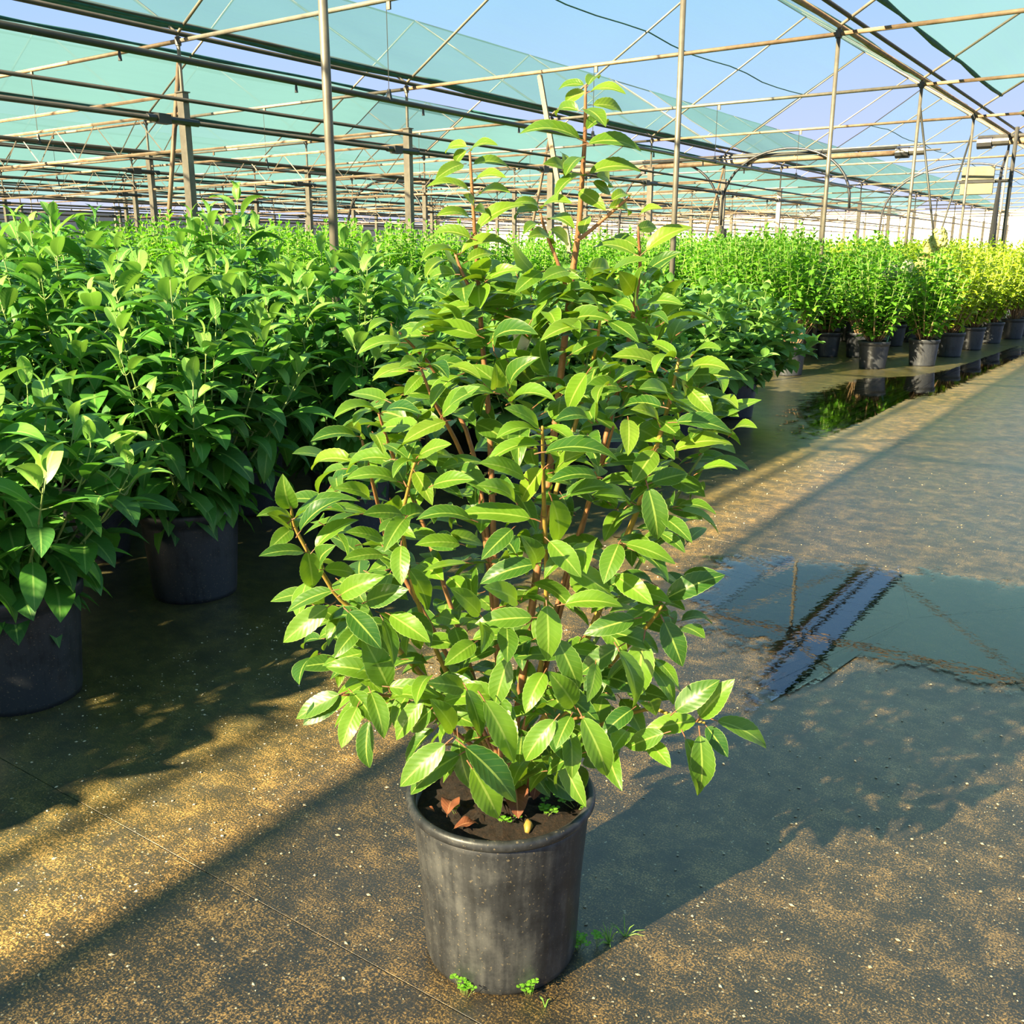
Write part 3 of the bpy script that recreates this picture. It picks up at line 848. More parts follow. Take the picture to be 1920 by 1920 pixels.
# leaves read from the photograph: foot x, y, tip x, y, visible width
LEAVES = """545 953 530 888 40;548 973 481 968 18;547 988 500 963 22;547 992 505 1030 34;553 972 675 940 20;563 997 645 935 24;570 1035 485 1043 24;576 1033 586 1102 46;592 1028 673 975 26;607 1062 630 1022 26;608 1068 668 1077 28;622 1108 538 1148 26;640 1115 723 1080 42;687 1128 767 1105 42;615 1138 531 1205 44;653 1147 715 1217 46;672 1180 627 1234 36;728 1288 680 1195 56;730 1288 825 1307 38;732 1153 807 1205 42;718 1163 738 1248 26;640 1303 568 1360 40;636 1302 555 1348 34;660 1298 706 1358 38;695 1298 720 1385 38;670 1325 640 1403 46;692 1352 693 1440 34;728 1317 795 1312 24;793 1312 743 1388 36;808 1330 770 1372 34;850 1370 805 1310 38;835 1395 750 1475 48;862 1415 770 1490 44;872 1400 968 1505 52;885 1440 935 1535 56;998 1158 890 1170 40;1025 1135 1027 1240 52;902 1170 902 1225 28;890 1205 833 1248 36;950 1175 951 1243 38;1045 1200 1086 1293 46;1077 1323 1028 1258 46;953 1235 927 1327 42;875 1293 902 1381 34;908 1313 964 1430 50;1040 1350 985 1427 46;1070 1343 1042 1405 34;1020 1262 985 1338 46;870 1290 800 1280 38;1092 1345 1138 1455 50;1097 1352 1110 1408 32;995 972 858 965 36;883 975 780 975 26;960 992 902 1050 34;1003 1058 900 1095 40;1003 1058 975 1003 38;1035 938 1045 1017 44;1030 1015 1090 1083 44;1018 880 978 940 38;862 1020 778 1022 28;900 1152 843 1102 34;965 940 893 910 30;812 910 890 900 30;778 885 811 948 32;970 1127 905 1100 38;1215 915 1233 1012 50;1160 1020 1132 1095 42;1187 1032 1253 1092 22;1240 968 1298 1018 28;1238 1000 1285 1037 22;1173 1020 1267 1058 30;1250 1122 1360 1078 44;1243 1137 1285 1145 18;1227 1138 1157 1180 36;1190 1160 1094 1190 40;1060 1133 1168 1138 34;1060 1060 1145 1115 42;1310 887 1383 880 14;1270 950 1343 965 16;1222 905 1290 888 34;1062 930 1150 915 28;1176 945 1115 928 24;1155 1080 1225 1135 42;1207 1198 1198 1305 56;1245 1165 1280 1250 50;1160 1213 1087 1265 40;1117 1245 1101 1317 28;1220 1250 1263 1322 28;1230 1237 1272 1288 20;1267 1333 1350 1275 44;1312 1345 1378 1273 44;1305 1350 1205 1372 38;1245 1375 1177 1402 38;1312 1378 1313 1480 46;1285 1385 1308 1492 38;1325 1362 1365 1420 34;1345 1352 1437 1403 34;1215 1390 1258 1440 38;1160 1220 1185 1330 30;1185 1330 1128 1380 46;1175 1370 1145 1412 42;1280 1175 1322 1197 24;735 612 730 660 18;752 643 670 665 20;733 605 690 622 14;787 687 748 690 20;780 695 698 715 16;790 705 757 742 24;795 690 841 710 18;833 695 902 712 18;722 772 790 777 22;708 775 625 785 18;697 770 663 800 14;668 818 582 828 24;675 820 645 800 18;700 812 720 853 26;660 865 585 882 24;733 862 650 888 22;745 903 647 900 26;777 867 737 897 16;783 867 817 875 12;797 862 858 868 16;785 855 847 833 25;722 833 765 860 20;835 790 755 830 28;830 778 900 725 32;693 933 627 915 28;755 965 680 965 28;760 972 720 1035 38;752 1023 753 1098 42;718 1040 643 1050 24;767 1067 803 1145 34;718 1013 647 998 24;1110 618 1013 640 26;1103 602 1078 632 16;927 738 842 762 24;930 727 928 680 30;958 755 1042 752 22;1100 700 1065 770 36;1010 813 930 823 20;1010 800 945 765 26;1015 835 912 870 24;1020 805 1080 845 20;1022 848 1160 865 30;983 895 897 868 32;1040 882 1100 848 28;1120 895 1028 905 28;1105 790 1040 790 25;1140 722 1120 757 18;1267 670 1213 645 18;1240 690 1145 670 24;1265 672 1228 702 14;1273 690 1283 747 20;1290 694 1369 695 22;1300 665 1353 656 12;1290 727 1337 778 30;1268 792 1372 813 30;1255 750 1197 730 20;1240 763 1160 770 22;1235 795 1182 768 20;1237 840 1265 862 22;1178 787 1177 855 36;1228 846 1187 908 40;1215 697 1150 718 16;1340 750 1384 767 14;1370 815 1420 803 12;1265 845 1375 835 28;1335 715 1356 738 16;883 283 934 273 12;875 275 836 288 12;875 283 857 312 16;868 308 816 337 22;880 358 799 351 13;888 308 957 318 14;890 340 950 334 14;900 364 957 362 13;880 408 818 405 16;882 447 808 448 18;893 435 985 385 22;888 382 868 365 14;909 407 888 395 12;855 477 789 492 14;865 475 962 466 18;877 490 932 483 16;838 490 797 522 20;853 515 806 533 20;915 525 980 507 20;1015 510 965 550 28;1010 388 962 382 14;1010 395 967 413 14;1015 392 1073 382 14;1030 412 1078 430 18;1010 422 982 440 16;1032 457 990 445 16;1095 160 1046 170 12;1103 160 1123 148 12;1108 172 1174 177 14;1097 173 1060 195 20;1112 197 1167 212 18;1085 208 1044 218 14;1098 205 1136 238 22;1088 262 973 252 20;1100 243 1136 235 16;1103 270 1203 285 22;1105 325 1203 323 22;1062 330 1018 308 16;1090 295 1060 330 22;1057 330 1050 285 16;1098 330 1040 372 16;1086 358 1137 395 26;1118 330 1139 350 16;1112 342 1145 365 16;1147 375 1180 370 14;1142 390 1177 405 14;1200 403 1242 391 11;1193 430 1230 425 22;1212 470 1299 427 26;1212 510 1278 473 22;1190 477 1110 468 18;1187 548 1160 508 34;1193 462 1145 445 20;1212 570 1282 573 20;1065 508 1016 525 24;1057 547 1004 573 22;1092 503 1102 530 14;1106 505 1145 523 20;1108 525 1158 562 18;1122 582 1083 565 14;1140 585 1190 585 14;1140 602 1198 643 22;1210 595 1253 608 12;1065 455 1032 430 20;1093 440 1105 405 20"""
hl = []
r = random.Random(77)
for i, s_ in enumerate(LEAVES.split(';')):
    bx, by, tx, ty, w = [float(c) for c in s_.split()]
    d0 = DF + front(bx, by) * 0.95 + r.uniform(-0.03, 0.03)
    if by < 470: d0 = DF + r.uniform(-0.02, 0.02)
    B = at_depth(bx, by, d0)
    T = at_depth(tx, ty, d0)
    L_ = (T - B).length
    want = r.uniform(0.085, 0.11) if by > 450 else r.uniform(0.075, 0.095)
    dz = math.sqrt(max(0.0, want * want - L_ * L_)) * r.uniform(0.5, 0.9)
    if by < 560 or r.random() < 0.15: dz *= r.choice((-1, 1))
    T = at_depth(tx, ty, d0 - dz)
    d = (T - B); L_ = d.length; d.normalize()
    view = (VIEW0 - (B + T) / 2).normalized()
    vp = (view - d * view.dot(d)).normalized()
    side = d.cross(vp)
    if side.z < 0 or (abs(side.z) < 0.25 and r.random() < 0.5): side = -side
    lpx = math.hypot(tx - bx, ty - by)
    zc = (B - VIEW0).length
    wt = 0.42 * L_
    ratio = min(0.97, max(0.30, (w * 1.05 * zc / F) / wt))
    nrm = vp * ratio + side * math.sqrt(1 - ratio * ratio)
    ws = max(0.88, min(1.25, (w * 1.05 * zc / F) / (wt * ratio)))
    young = 1 if (by < 480 or (by < 900 and r.random() < 0.35)) else 0
    arc_side = ratio < 0.65
    v = r.choice((1, 3, 4, 4)) if arc_side else r.choice((0, 2, 0, 1))
    hl.append((young, v, frame(loc(B), loc(T), nrm, ws)))
n_read = len(hl)

# further leaves filling the depth of the crown, along hidden twigs inside and behind
fill = []
r = random.Random(101)
while len(fill) < 760:
    y = r.uniform(520, 1450)
    xl, xr = np.interp(y, TY, TL), np.interp(y, TY, TR)
    m_ = 75 if y < 1250 else 150
    if y > 1330: m_ = 260
    if xr - xl < 2 * m_ + 20: continue
    x = r.uniform(xl + m_, xr - m_)
    c, h, u = env(x, y)
    dep = math.sqrt(max(0, 1 - min(1, abs(u)) ** 2)) * (h / 450.0) * min(1, max(0.15, (y - 450) / 330.0))
    d0 = DF + r.uniform(-0.23, 0.26) * dep
    B = at_depth(x, y, d0)
    if (loc(B).z < PH + 0.06): continue
    a = r.uniform(0, 2 * math.pi)
    out = Vector((math.cos(a), math.sin(a), 0))
    hgt = (1450 - y) / 930.0
    el = r.gauss(-0.55 + 0.7 * hgt, 0.35)
    d = Vector((out.x * math.cos(el), out.y * math.cos(el), math.sin(el)))
    T = B + d * r.uniform(0.08, 0.11)
    nrm = Vector((r.gauss(0, 0.3), r.gauss(0, 0.3), 1)) + out * 0.3 - Vector((0.15, 0.5, 0))
    v = r.choice((0, 1, 2, 3, 4))
    fill.append((0, v, frame(loc(B), loc(T), nrm, r.uniform(0.9, 1.15)), d0))
fill.sort(key=lambda q: q[3])
parts = hl + [q[:3] for q in fill[:max(0, 300 - n_read)]]
for yg, v, mt in parts:
    link('leaf', LV[yg][v], hero, mt)
rest = fill[max(0, 300 - n_read):]
LVL = [leaf_shape(8, w, f_, a_, 0, 1, 1.4, 0.11) for (w, f_, a_) in ((0.42, 0.35, 0.5), (0.40, 0.55, 0.9), (0.44, 0.25, 0.35), (0.38, 0.7, 1.3), (0.41, 0.45, 1.0))]
o = link('inner_leaves', bake(LVL, [(q[1], q[2]) for q in rest], 'inner_leaves', [M['leaf'], M['petiole']]), hero)
tag(o, 'shaded leaves inside the crown', kind='stuff')

# white paper tag on the upper stem
t0 = at_depth(985, 618, DF + 0.02)
tv = []
tagp = [(958, 622), (978, 612), (996, 616), (1000, 626), (984, 655), (976, 668), (966, 664), (972, 640)]
t = MB()
A_ = [at_depth(962, 620, DF + 0.01), at_depth(1000, 612, DF + 0.03), at_depth(998, 632, DF + 0.0), at_depth(982, 668, DF + 0.04), at_depth(965, 664, DF + 0.05)]
ctr = sum(A_, Vector()) / 5
off = Vector((0, 0, 0.0008))
nn = (A_[1] - A_[0]).cross(A_[3] - A_[0]).normalized() * 0.0006
vs = [p + nn for p in A_] + [p - nn for p in A_]
t.add(vs, [(0, 1, 2, 3, 4), (9, 8, 7, 6, 5)] + [(i, i + 5, (i + 1) % 5 + 5, (i + 1) % 5) for i in range(5)])
tag(t.build('plant_tag', M['white']), 'curled white card tag caught among the upper laurel leaves', 'tag')

# dry leaves, clover seedlings and pebbles on the soil
DRY = leaf_shape(10, 0.5, 0.5, 1.0, 0.0, 2, 1.4, 0.06, 0.5, 0.12)
ME_DRY = DRY.mesh('dry_leaf', [M['dry'], M['petiole']], True)
def on_soil(x, y, z=PH - 0.030):
    return ground(x, y, z)
for i, (bx, by, tx, ty, lift, lab) in enumerate([
        (848, 1555, 898, 1545, 0.004, 'flat reddish dry leaf lying on the soil at the pot rim'),
        (985, 1438, 978, 1490, 0.06, 'upright rust-brown dry leaf against the laurel stems'),
        (1010, 1450, 1000, 1500, 0.05, 'curled brown dry leaf beside the laurel stems'),
        (795, 1515, 815, 1522, 0.004, 'crumpled brown dry leaf near the rim on the sunny side of the soil'),
        (838, 1530, 850, 1500, 0.012, 'small folded red-brown dry leaf among the soil crumbs'),
        (965, 1455, 972, 1535, 0.05, 'long thin brown dry leaf hanging down to the soil')]):
    z0 = PH - 0.028
    p0 = ground(bx, by, z0 + lift); p1 = ground(tx, ty, z0 + lift * 0.15)
    nrm = (0, 0, 1) if lift < 0.03 else (VIEW0 - p0)
    o = link('dry_leaf', ME_DRY, None, frame(p0, p1, nrm, 1.0))
    tag(o, lab, 'leaf', 'fallen dry leaves')
o = MB().tube([ground(990, 1535, PH - 0.036), ground(991, 1548, PH - 0.028), ground(988, 1562, PH - 0.036)], [0.003, 0.010, 0.004], 8).build('seed_husk', M['olive_bark'], None, True)
tag(o, 'pale yellow seed husk lying on the potting soil', 'husk')
CLV = leaf_shape(6, 1.0, 0.2, 0.5, 0, 1, 1.0, 0.05, 0.6)
ME_CLV = CLV.mesh('leaflet', [M['clover'], M['green_stem']], True)
r = random.Random(8)
def clover(p, n_, rad, lab, grp='clover seedlings', size=0.0105, hz=0.014):
    t = thing('clover_seedling', lab, 'weed', p, 0, grp)
    for i in range(n_):
        q = Vector((r.gauss(0, rad), r.gauss(0, rad), hz * r.uniform(0.5, 1.3)))
        MB().tube([(q.x * 0.3, q.y * 0.3, -0.004), q], 0.0006, 4).build('stalk', M['green_stem'], t)
        a0 = r.uniform(0, 6.28)
        for k in range(3):
            a = a0 + k * 2.094
            e = q + Vector((math.cos(a), math.sin(a), 0.15)) * size * r.uniform(0.8, 1.2)
            link('leaflet', ME_CLV, t, frame(q, e, (0, 0, 1), 1.0))
for (x, y, n_, rad, lab) in [(1050, 1480, 7, 0.016, 'bright clover clump at the back of the soil beside the stems'), (1060, 1500, 6, 0.014, 'bright clover clump in the middle of the soil'), (1022, 1525, 8, 0.015, 'dense clover clump near the front pot rim'), (1082, 1512, 6, 0.013, 'clover clump touching the pot rim on the shadow side'), (948, 1540, 5, 0.014, 'sparse clover seedlings below the drooping laurel leaves'), (855, 1523, 2, 0.006, 'pair of round seedlings beside the flat dry leaf')]:
    clover(on_soil(x, y), n_, rad, lab)
# weeds at the foot of the pot
for (x, y, n_, lab) in [(872, 1862, 16, 'pale moss-like weed growing from a drain hole at the pot foot'), (993, 1862, 16, 'yellowish weed tuft in a drain hole at the pot foot'), (1085, 1778, 16, 'dark green weed beside the shaded foot of the pot'), (1120, 1775, 5, 'tiny weed sprout on the concrete beside the pot')]:
    clover(ground(x, y), n_, 0.010, lab, 'weeds at the pot foot', 0.009, 0.03)
def grass(x, y, n_, L_, lab):
    t = thing('grass_tuft', lab, 'weed', ground(x, y), 0, 'grass tufts')
    for i in range(n_):
        a, e = r.uniform(0, 6.28), r.uniform(0.2, 1.2)
        q = Vector((math.cos(a) * math.cos(e), math.sin(a) * math.cos(e), math.sin(e))) * L_ * r.uniform(0.6, 1.1)
        MB().tube([(0, 0, -0.002), q * 0.55 + Vector((0, 0, 0.006)), q], [0.0013, 0.0011, 0.0003], 4).build('blade', M['clover'], t)
grass(1142, 1768, 14, 0.04, 'bright green grass tuft at the edge of the pot shadow')
grass(1172, 1755, 7, 0.045, 'thin sparse grass tuft on the concrete')
grass(1022, 1888, 5, 0.03, 'faint straw-like grass in front of the pot')

# ------------------------------------------------------------------ nursery shrubs
def pot_mesh(R, Hh, mat, ribs=False):
    m_ = MB().lathe([(0, 0), (R * 0.80, 0), (R * 0.815, 0.02), (R * 0.93, Hh - 0.07), (R * 0.94, Hh - 0.05), (R * 0.99, Hh - 0.045), (R, Hh - 0.01), (R * 0.99, Hh), (R * 0.95, Hh), (R * 0.92, Hh - 0.05), (R * 0.91, Hh - 0.06), (0, Hh - 0.05)], 36)
    return m_.mesh('pot', mat, True)
ME_POT_B = pot_mesh(0.22, 0.40, M['pot'])
ME_POT_G = pot_mesh(0.205, 0.36, M['pot_grey'])
ME_SOIL = MB().lathe([(0.0, 0.352), (0.10, 0.362), (0.205, 0.352)], 24).mesh('soil', M['soil'], True)
ME_SOIL_G = MB().lathe([(0.0, 0.315), (0.10, 0.325), (0.188, 0.312)], 24).mesh('soil', M['soil'], True)

def grow(seed, top, rad, nst, node, lmin, lmax, pot_h, low=0.30, rosette=True, droop=0.5, flare=1.0, lean=(0, 0)):
    """stems and opposite leaf pairs of one shrub; local coordinates, foot of pot at 0"""
    r = random.Random(seed)
    st_, lf = [], []
    for s_ in range(nst):
        a = 2.39996 * s_ + r.uniform(-0.4, 0.4)
        q = math.sqrt((s_ + 0.5) / nst)
        tip = Vector((math.cos(a) * rad * q + lean[0], math.sin(a) * rad * q + lean[1], pot_h + (top - pot_h) * (1 - 0.42 * q ** 2.2 * flare) * r.uniform(0.92, 1.06)))
        b = Vector((math.cos(a) * 0.05 * q, math.sin(a) * 0.05 * q, pot_h - 0.06))
        mid = b.lerp(tip, 0.5) + Vector((math.cos(a), math.sin(a), 0)) * rad * 0.22 * q + Vector((0, 0, 0.04))
        pts = [b.lerp(mid, t).lerp(mid.lerp(tip, t), t) for t in [i / 8 for i in range(9)]]
        st_.append(pts)
        L_ = sum((pts[i + 1] - pts[i]).length for i in range(8))
        nn_ = max(3, int(L_ * (1 - low) / node))
        az = r.uniform(0, 6.28)
        for i in range(nn_ + 1):
            f = 1 - (1 - low) * i / nn_
            p = b.lerp(mid, f).lerp(mid.lerp(tip, f), f)
            az += 1.571 + r.uniform(-0.25, 0.25)
            young = i <= 1
            el = 0.62 - (i / 3.0) * 0.6 if i < 4 else -0.15 - droop * 0.5 + r.gauss(0, 0.25)
            if i == 0 and rosette: el = 1.0
            ln = r.uniform(lmin, lmax) * (0.5 if i == 0 else (0.8 if i == 1 else 1.0))
            for k in (0, 1):
                aa = az + k * math.pi + r.uniform(-0.2, 0.2)
                e2 = el + r.gauss(0, 0.14)
                d = Vector((math.cos(aa) * math.cos(e2), math.sin(aa) * math.cos(e2), math.sin(e2)))
                tp = p + d * ln
                hz_ = Vector((tp.x, tp.y)).length
                nrm = Vector((d.x * -0.2, d.y * -0.2, 1)) + Vector((r.gauss(0, 0.15), r.gauss(0, 0.15), 0))
                if e2 > 0.8: nrm = Vector((-d.x, -d.y, 0.4))
                lf.append((young, r.randrange(4), p.copy(), tp, nrm))
    return st_, lf
VB, VB_MB = variants('leaf', [[M['vib'], M['green_stem']], [M['vib_young'], M['green_stem']]],
    [(0.38, 0.35, 0.9), (0.36, 0.5, 1.3), (0.40, 0.3, 1.0), (0.36, 0.5, 1.6)], n=10, across=2, pet=0.13, widest=0.45)
VB_LO = [leaf_shape(5, w, f_, a_, 0, 1, 1.4, 0.1, 0.45) for (w, f_, a_) in ((0.36, 0.35, 0.7), (0.34, 0.5, 1.2), (0.38, 0.3, 0.9), (0.33, 0.55, 1.5))]
BR, BR_MB = variants('leaf', [[M['broad'], M['green_stem']], [M['broad'], M['green_stem']]],
    [(0.62, 0.3, 0.6), (0.58, 0.45, 1.0), (0.66, 0.2, 0.5), (0.56, 0.5, 1.2)], n=8, across=1, pet=0.12, widest=0.45)
PA, PA_MB = variants('leaf', [[M['pan'], M['green_stem']], [M['pan'], M['green_stem']]],
    [(0.50, 0.35, 0.5), (0.46, 0.5, 0.9), (0.54, 0.25, 0.5), (0.48, 0.5, 0.8)], n=6, across=1, pet=0.1, widest=0.42)
LI, _ = variants('leaf', [[M['lime'], M['green_stem']], [M['lime'], M['green_stem']]],
    [(0.50, 0.35, 0.5), (0.46, 0.5, 0.9), (0.54, 0.25, 0.5), (0.48, 0.5, 0.8)], n=6, across=1, pet=0.1, widest=0.42)
PA_LO = [leaf_shape(3, w, f_, a_, 0, 1, 1.4, 0.0, 0.45) for (w, f_, a_) in ((0.50, 0.35, 0.5), (0.46, 0.5, 0.9), (0.54, 0.25, 0.5), (0.48, 0.5, 0.8))]
BR_LO = [leaf_shape(4, w, f_, a_, 0, 1, 1.4, 0.0, 0.45) for (w, f_, a_) in ((0.62, 0.3, 0.6), (0.58, 0.45, 1.0), (0.66, 0.2, 0.5), (0.56, 0.5, 1.2))]

def near_shrub(name, label, cat, pos, rz, group, gp, leafset, potme, soilme, stem_mat, shade_lo, shade_mats, rad=0.006):
    st_, lf = grow(**gp)
    t = thing(name, label, cat, (pos[0], pos[1], 0), rz, group)
    link('pot', potme, t); link('soil', soilme, t)
    for pts in st_:
        rr = [rad * (1.15 - 0.85 * i / (len(pts) - 1)) for i in range(len(pts))]
        if stem_mat == 'wood_stem':
            MB().tube(pts[:4], rr[:4], 5).build('stem', M['wood_stem'], t, True)
            MB().tube(pts[3:], rr[3:], 4).build('shoot', M['green_stem'], t, True)
        else:
            MB().tube(pts, rr, 5).build('stem', M[stem_mat], t, True)
    # the 300 outermost / camera-side leaves singly, the rest as one part
    ca, sa = math.cos(-rz), math.sin(-rz)
    cv = Vector((-pos[0], -pos[1], 0)); cv.normalize()
    cl = Vector((cv.x * ca - cv.y * sa, cv.x * sa + cv.y * ca, 0.9))
    lf.sort(key=lambda q: -q[3].dot(cl))
    for yg, v, b, tp, nr in lf[:300]:
        link('leaf', leafset[1 if yg else 0][v], t, frame(b, tp, nr, 1.0))
    if len(lf) > 300:
        tag(link('inner_leaves', bake(shade_lo, [(v, frame(b, tp, nr)) for yg, v, b, tp, nr in lf[300:]], 'inner_leaves', shade_mats), t), kind='stuff')
    return t
VG, BG, PG_ = 'long-leaved shrubs in black pots', 'broad-leaved shrubs in black pots', 'bright hydrangea shrubs in grey pots'
p1, p2 = ground(50, 1300), ground(368, 1108)
vib = dict(node=0.075, lmin=0.19, lmax=0.27, pot_h=0.40, droop=0.55, flare=1.25)
vm = [M['vib'], M['green_stem']]
def V(label, pos, rz, seed, top, rad, nst, low=0.3, **k):
    gp = dict(vib); gp.update(seed=seed, top=top, rad=rad, nst=nst, low=low, **k)
    return near_shrub('long_leaved_shrub', label, 'shrub', pos, rz, VG, gp, VB, ME_POT_B, ME_SOIL, 'green_stem', VB_LO, vm)
V('low sunlit long-leaved shrub drooping over a black pot at the bed corner', p1, 0.3, 31, 1.08, 0.50, 26, 0.03)
V('long-leaved shrub in a black pot standing beside the corner shrub', p2, 1.1, 32, 1.42, 0.54, 30, 0.10)
V('long-leaved shrub behind the potted laurel, last of the front row', (p2.x - 0.02, p2.y + 1.02), 2.0, 33, 1.50, 0.54, 30, 0.06)
V('tall long-leaved shrub behind the corner shrub', (-4.02, 1.55), 0.7, 34, 1.56, 0.52, 30, 0.15)
V('tall long-leaved shrub in the second row with a raised leading shoot', (-4.35, 2.55), 2.7, 35, 1.60, 0.52, 28, 0.25)
V('tall long-leaved shrub in the second row next to the broad-leaved shrubs', (-4.40, 3.60), 0.2, 36, 1.66, 0.52, 28, 0.25)
V('tall long-leaved shrub at the outer edge of the bed', (-3.80, 0.60), 4.0, 37, 1.42, 0.54, 30, 0.06)
V('tall long-leaved shrub in the third row with top leaves above its neighbours', (-5.2, 2.05), 5.0, 38, 1.70, 0.50, 24, 0.35)

# rest of that bed: shared crowns
def crown(name, gp, lo, mats, stem_mat, rad=0.006):
    st_, lf = grow(**gp)
    me = bake(lo, [(v, frame(b, tp, nr)) for yg, v, b, tp, nr in lf], name, mats)
    m_ = MB()
    for pts in st_:
        m_.tube(pts[:4], rad, 4, 0, False); m_.tube(pts[3:], rad * 0.6, 4, 1, False)
    return me, m_.mesh('stems', [M[stem_mat], M['green_stem']])
crowns_v = []
for i in range(4):
    gp = dict(vib); gp.update(seed=60 + i, top=1.60 + 0.05 * i, rad=0.52, nst=24, low=0.35)
    crowns_v.append(crown('foliage', gp, VB_LO, vm, 'green_stem'))
def far_shrub(name, label, pos, rz, group, cr, potme, sc=1.0):
    t = thing(name, label, 'shrub', (pos[0], pos[1], 0), rz, group)
    link('pot', potme, t)
    f_ = link('foliage', cr[0], t, Matrix.Diagonal((1, 1, sc, 1)))
    tag(f_, kind='stuff')
    tag(link('stems', cr[1], t, Matrix.Diagonal((1, 1, sc, 1))), kind='stuff')
r = random.Random(12)
for i in range(8):
    for j in range(7):
        x, y = -5.15 - 0.86 * i, -0.4 + 0.9 * j + (0.45 if i % 2 else 0)
        if y > 4.5 or (i == 0 and abs(y - 2.05) < 0.6): continue
        far_shrub('long_leaved_shrub', 'long-leaved shrub in the crowded middle of the bed', (x + r.uniform(-.06, .06), y + r.uniform(-.06, .06)), r.uniform(0, 6.28), VG, crowns_v[r.randrange(4)], ME_POT_B, r.uniform(0.93, 1.04))

for j in range(5):
    far_shrub('long_leaved_shrub', 'long-leaved shrub in the front row outside the corner shrub', (-3.25 - 0.06 * (j % 2), -0.45 - 0.95 * j), 1.3 * j, VG, crowns_v[j % 4], ME_POT_B, 0.92)
# broad-leaved shrubs
br = dict(node=0.07, lmin=0.17, lmax=0.235, pot_h=0.40, droop=0.30, low=0.03, flare=1.75)
bm = [M['broad'], M['green_stem']]
for i, (pos, top, lab) in enumerate([((-3.38, 8.45), 1.16, 'rounded broad-leaved shrub at the end of its row beside the puddled cross aisle'), ((-3.42, 7.30), 1.22, 'rounded broad-leaved shrub, second from the puddled cross aisle'), ((-3.45, 6.05), 1.22, 'rounded broad-leaved shrub half hidden behind the laurel'), ((-4.45, 8.2), 1.25, 'rounded broad-leaved shrub in the second row beside the cross aisle'), ((-4.5, 7.1), 1.28, 'rounded broad-leaved shrub in the second row')]):
    gp = dict(br); gp.update(seed=80 + i, top=top, rad=0.76, nst=46)
    near_shrub('broad_leaved_shrub', lab, 'shrub', pos, r.uniform(0, 6), BG, gp, BR, ME_POT_B, ME_SOIL, 'green_stem', BR_LO, bm)
crowns_b = []
for i in range(3):
    gp = dict(br); gp.update(seed=95 + i, top=1.24 + 0.03 * i, rad=0.70, nst=40, low=0.25)
    crowns_b.append(crown('foliage', gp, BR_LO, bm, 'green_stem'))
for i in range(4):
    for j in range(4):
        x, y = -3.45 - 1.02 * i, 5.0 + 1.08 * j
        if i < 2 and j > 0: 
            if not (i == 1 and j == 1): continue
        far_shrub('broad_leaved_shrub', 'rounded broad-leaved shrub in the middle of its bed', (x, y), r.uniform(0, 6.28), BG, crowns_b[r.randrange(3)], ME_POT_B)

# bright hydrangeas
pa = dict(node=0.062, lmin=0.10, lmax=0.145, pot_h=0.36, droop=0.15, low=0.16, flare=0.9)
pm, lm = [M['pan'], M['green_stem']], [M['lime'], M['green_stem']]
FLW = None
def panicle(parent, p, size, mat, seed):
    r2 = random.Random(seed)
    m_ = MB()
    for i in range(60):
        v = Vector((r2.gauss(0, 1), r2.gauss(0, 1), r2.gauss(0, 1))).normalized()
        taper = 1 - 0.35 * (v.z + 1) / 2
        q = Vector(p) + Vector((v.x * taper, v.y * taper, v.z * 1.15)) * size
        s_ = size * 0.26
        a = v.orthogonal().normalized(); b = v.cross(a)
        m_.add([q + a * s_, q + b * s_, q - a * s_, q - b * s_, q + v * s_ * 0.5], [(0, 1, 4), (1, 2, 4), (2, 3, 4), (3, 0, 4)])
    m_.lathe([(0, -size * 1.0), (size * 0.7, -size * 0.5), (size * 0.75, 0.1 * size), (size * 0.4, size * 0.8), (0, size)], 10, tuple(p))
    return m_.build('flower_head', M[mat] , parent)
front_h = [(1635, 690, 'pan', 1.50, 'hydrangea with bright leaves and woody base, next to the broad-leaved shrubs, with a green cane'),
           (1728, 685, 'pan', 1.52, 'hydrangea with sparse lower stems in a grey pot beside the caned one'),
           (1778, 668, 'lime', 1.62, 'yellow-leaved hydrangea with tall cream flower heads'),
           (1818, 655, 'lime', 1.60, 'yellow-leaved hydrangea next to the one with tall cream flowers'),
           (1855, 643, 'lime', 1.60, 'yellow-leaved hydrangea farther along the aisle'),
           (1548, 668, 'pan', 1.50, 'bright hydrangea in the second row behind the cross aisle')]
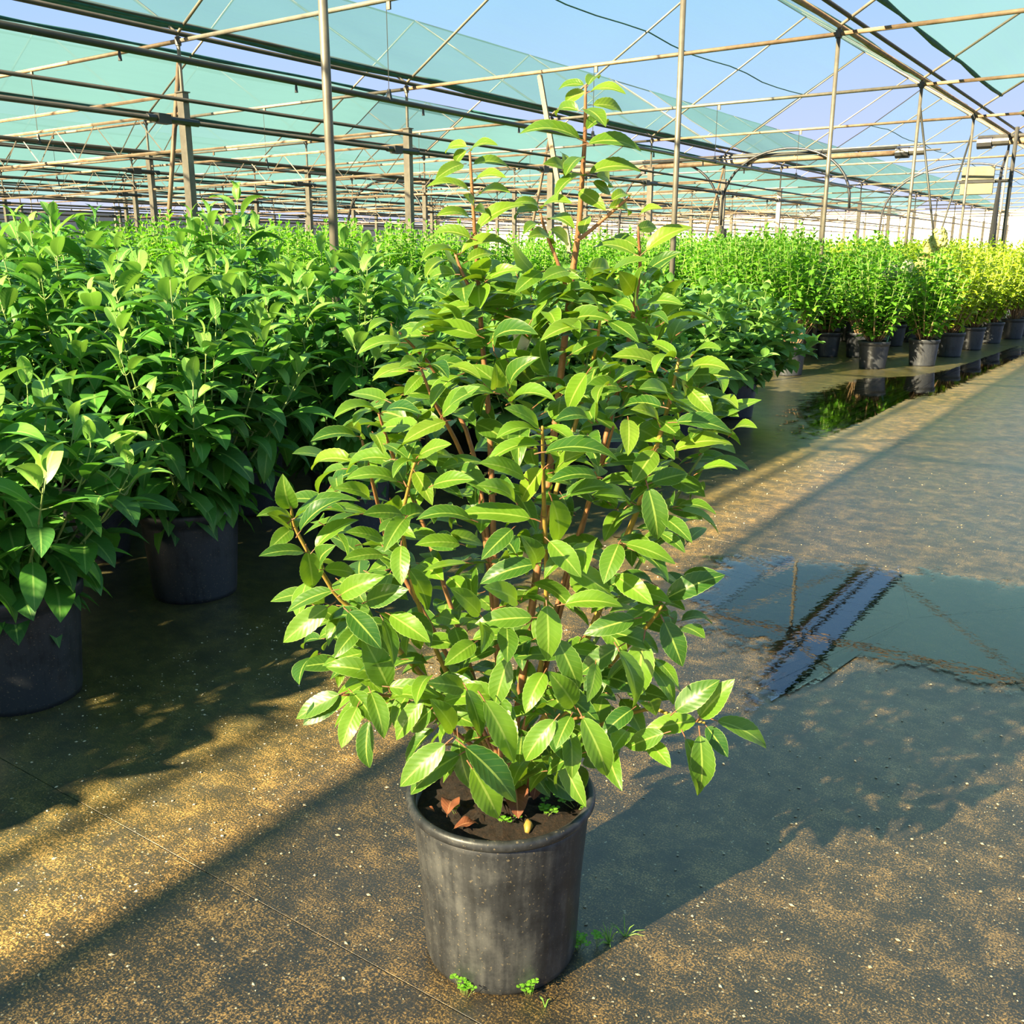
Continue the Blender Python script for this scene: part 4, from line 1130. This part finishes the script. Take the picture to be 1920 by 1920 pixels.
for i, (px, py, kind, top, lab) in enumerate(front_h):
    pos = ground(px, py)
    gp = dict(pa); gp.update(seed=120 + i, top=top, rad=0.52, nst=40)
    t = near_shrub('hydrangea_shrub', lab, 'shrub', pos, r.uniform(0, 6), PG_, gp, PA if kind == 'pan' else LI, ME_POT_G, ME_SOIL_G, 'wood_stem', PA_LO, pm if kind == 'pan' else lm, 0.009)
    rz = t.rotation_euler.z
    if i == 2:
        for (fx, fy, fs_, mt) in ((1760, 448, 0.17, 'flower'), (1745, 468, 0.16, 'flower'), (1728, 494, 0.13, 'flower')):
            d_ = math.hypot(pos.x, pos.y) * 0.985
            rr_, fw_ = ray(fx, fy)
            w_ = Vector((0, 0, CAMH)) + rr_ * (d_ / math.hypot(rr_.x, rr_.y))
            lp = Matrix.Rotation(-rz, 4, 'Z') @ (w_ - Vector((pos.x, pos.y, 0)))
            panicle(t, lp, fs_ * 0.85, mt, fx)
            MB().tube([(lp.x * 0.5, lp.y * 0.5, 1.0), lp], 0.006, 5).build('stem', M['wood_stem'], t)
    if i == 1:
        for (fx, fy, fs_, mt) in ((1670, 512, 0.14, 'flower_white'), (1702, 503, 0.12, 'flower_white')):
            d_ = math.hypot(pos.x, pos.y) * 0.985
            rr_, fw_ = ray(fx, fy)
            w_ = Vector((0, 0, CAMH)) + rr_ * (d_ / math.hypot(rr_.x, rr_.y))
            lp = Matrix.Rotation(-rz, 4, 'Z') @ (w_ - Vector((pos.x, pos.y, 0)))
            panicle(t, lp, fs_ * 0.85, mt, fx)
            MB().tube([(lp.x * 0.4, lp.y * 0.4, 0.9), lp], 0.006, 5).build('stem', M['wood_stem'], t)
    if i == 0:
        c0 = Matrix.Rotation(-rz, 4, 'Z') @ Vector((0.15 * CY, 0.15 * SY, 0.30))
        c1 = Matrix.Rotation(-rz, 4, 'Z') @ Vector((0.32 * CY, 0.32 * SY, 0.95))
        MB().tube([c0, c1], 0.012, 6).build('cane', M['cane'], t)
crowns_p, crowns_l = [], []
for i in range(3):
    gp = dict(pa); gp.update(seed=140 + i, top=1.66 + 0.05 * i, rad=0.54, nst=44, low=0.35)
    crowns_p.append(crown('foliage', gp, PA_LO, pm, 'wood_stem'))
for i in range(2):
    gp = dict(pa); gp.update(seed=150 + i, top=1.62 + 0.06 * i, rad=0.54, nst=44, low=0.25)
    crowns_l.append(crown('foliage', gp, PA_LO, lm, 'wood_stem'))
# front rows along the aisle, then the deep bed behind
r = random.Random(44)
n_h = 0
def hyd(x, y, lime, sc=1.0):
    global n_h
    n_h += 1
    cr = crowns_l[r.randrange(2)] if lime else crowns_p[r.randrange(3)]
    far_shrub('hydrangea_shrub', 'yellow-green hydrangea in the row along the wet aisle' if lime else ('bright green hydrangea in the bed behind the broad-leaved shrubs' if y < 12 else 'bright green hydrangea in the deep bed beyond the puddled cross aisle'), (x + r.uniform(-.08, .08), y + r.uniform(-.08, .08)), r.uniform(0, 6.28), PG_, cr, ME_POT_G, sc)
for j in range(17):
    hyd(-2.62 + 0.004 * j, 19.6 + 1.0 * j, True)
for (x, y) in ((-4.0, 11.95), (-4.85, 12.2)): hyd(x, y, False, 0.98)
for i in range(1, 9):
    for j in range(14):
        x, y = -3.05 - 0.95 * i, 13.2 + 1.05 * j + (0.5 if i % 2 else 0)
        if i == 1 and y < 13.8: continue
        hyd(x, y, i <= 2 and y > 16, 1.0 + 0.10 * r.random())
for i in range(6):
    for j in range(6):
        hyd(-8.6 - 1.0 * i, 6.6 + 1.05 * j, False, 1.02 + 0.1 * r.random())
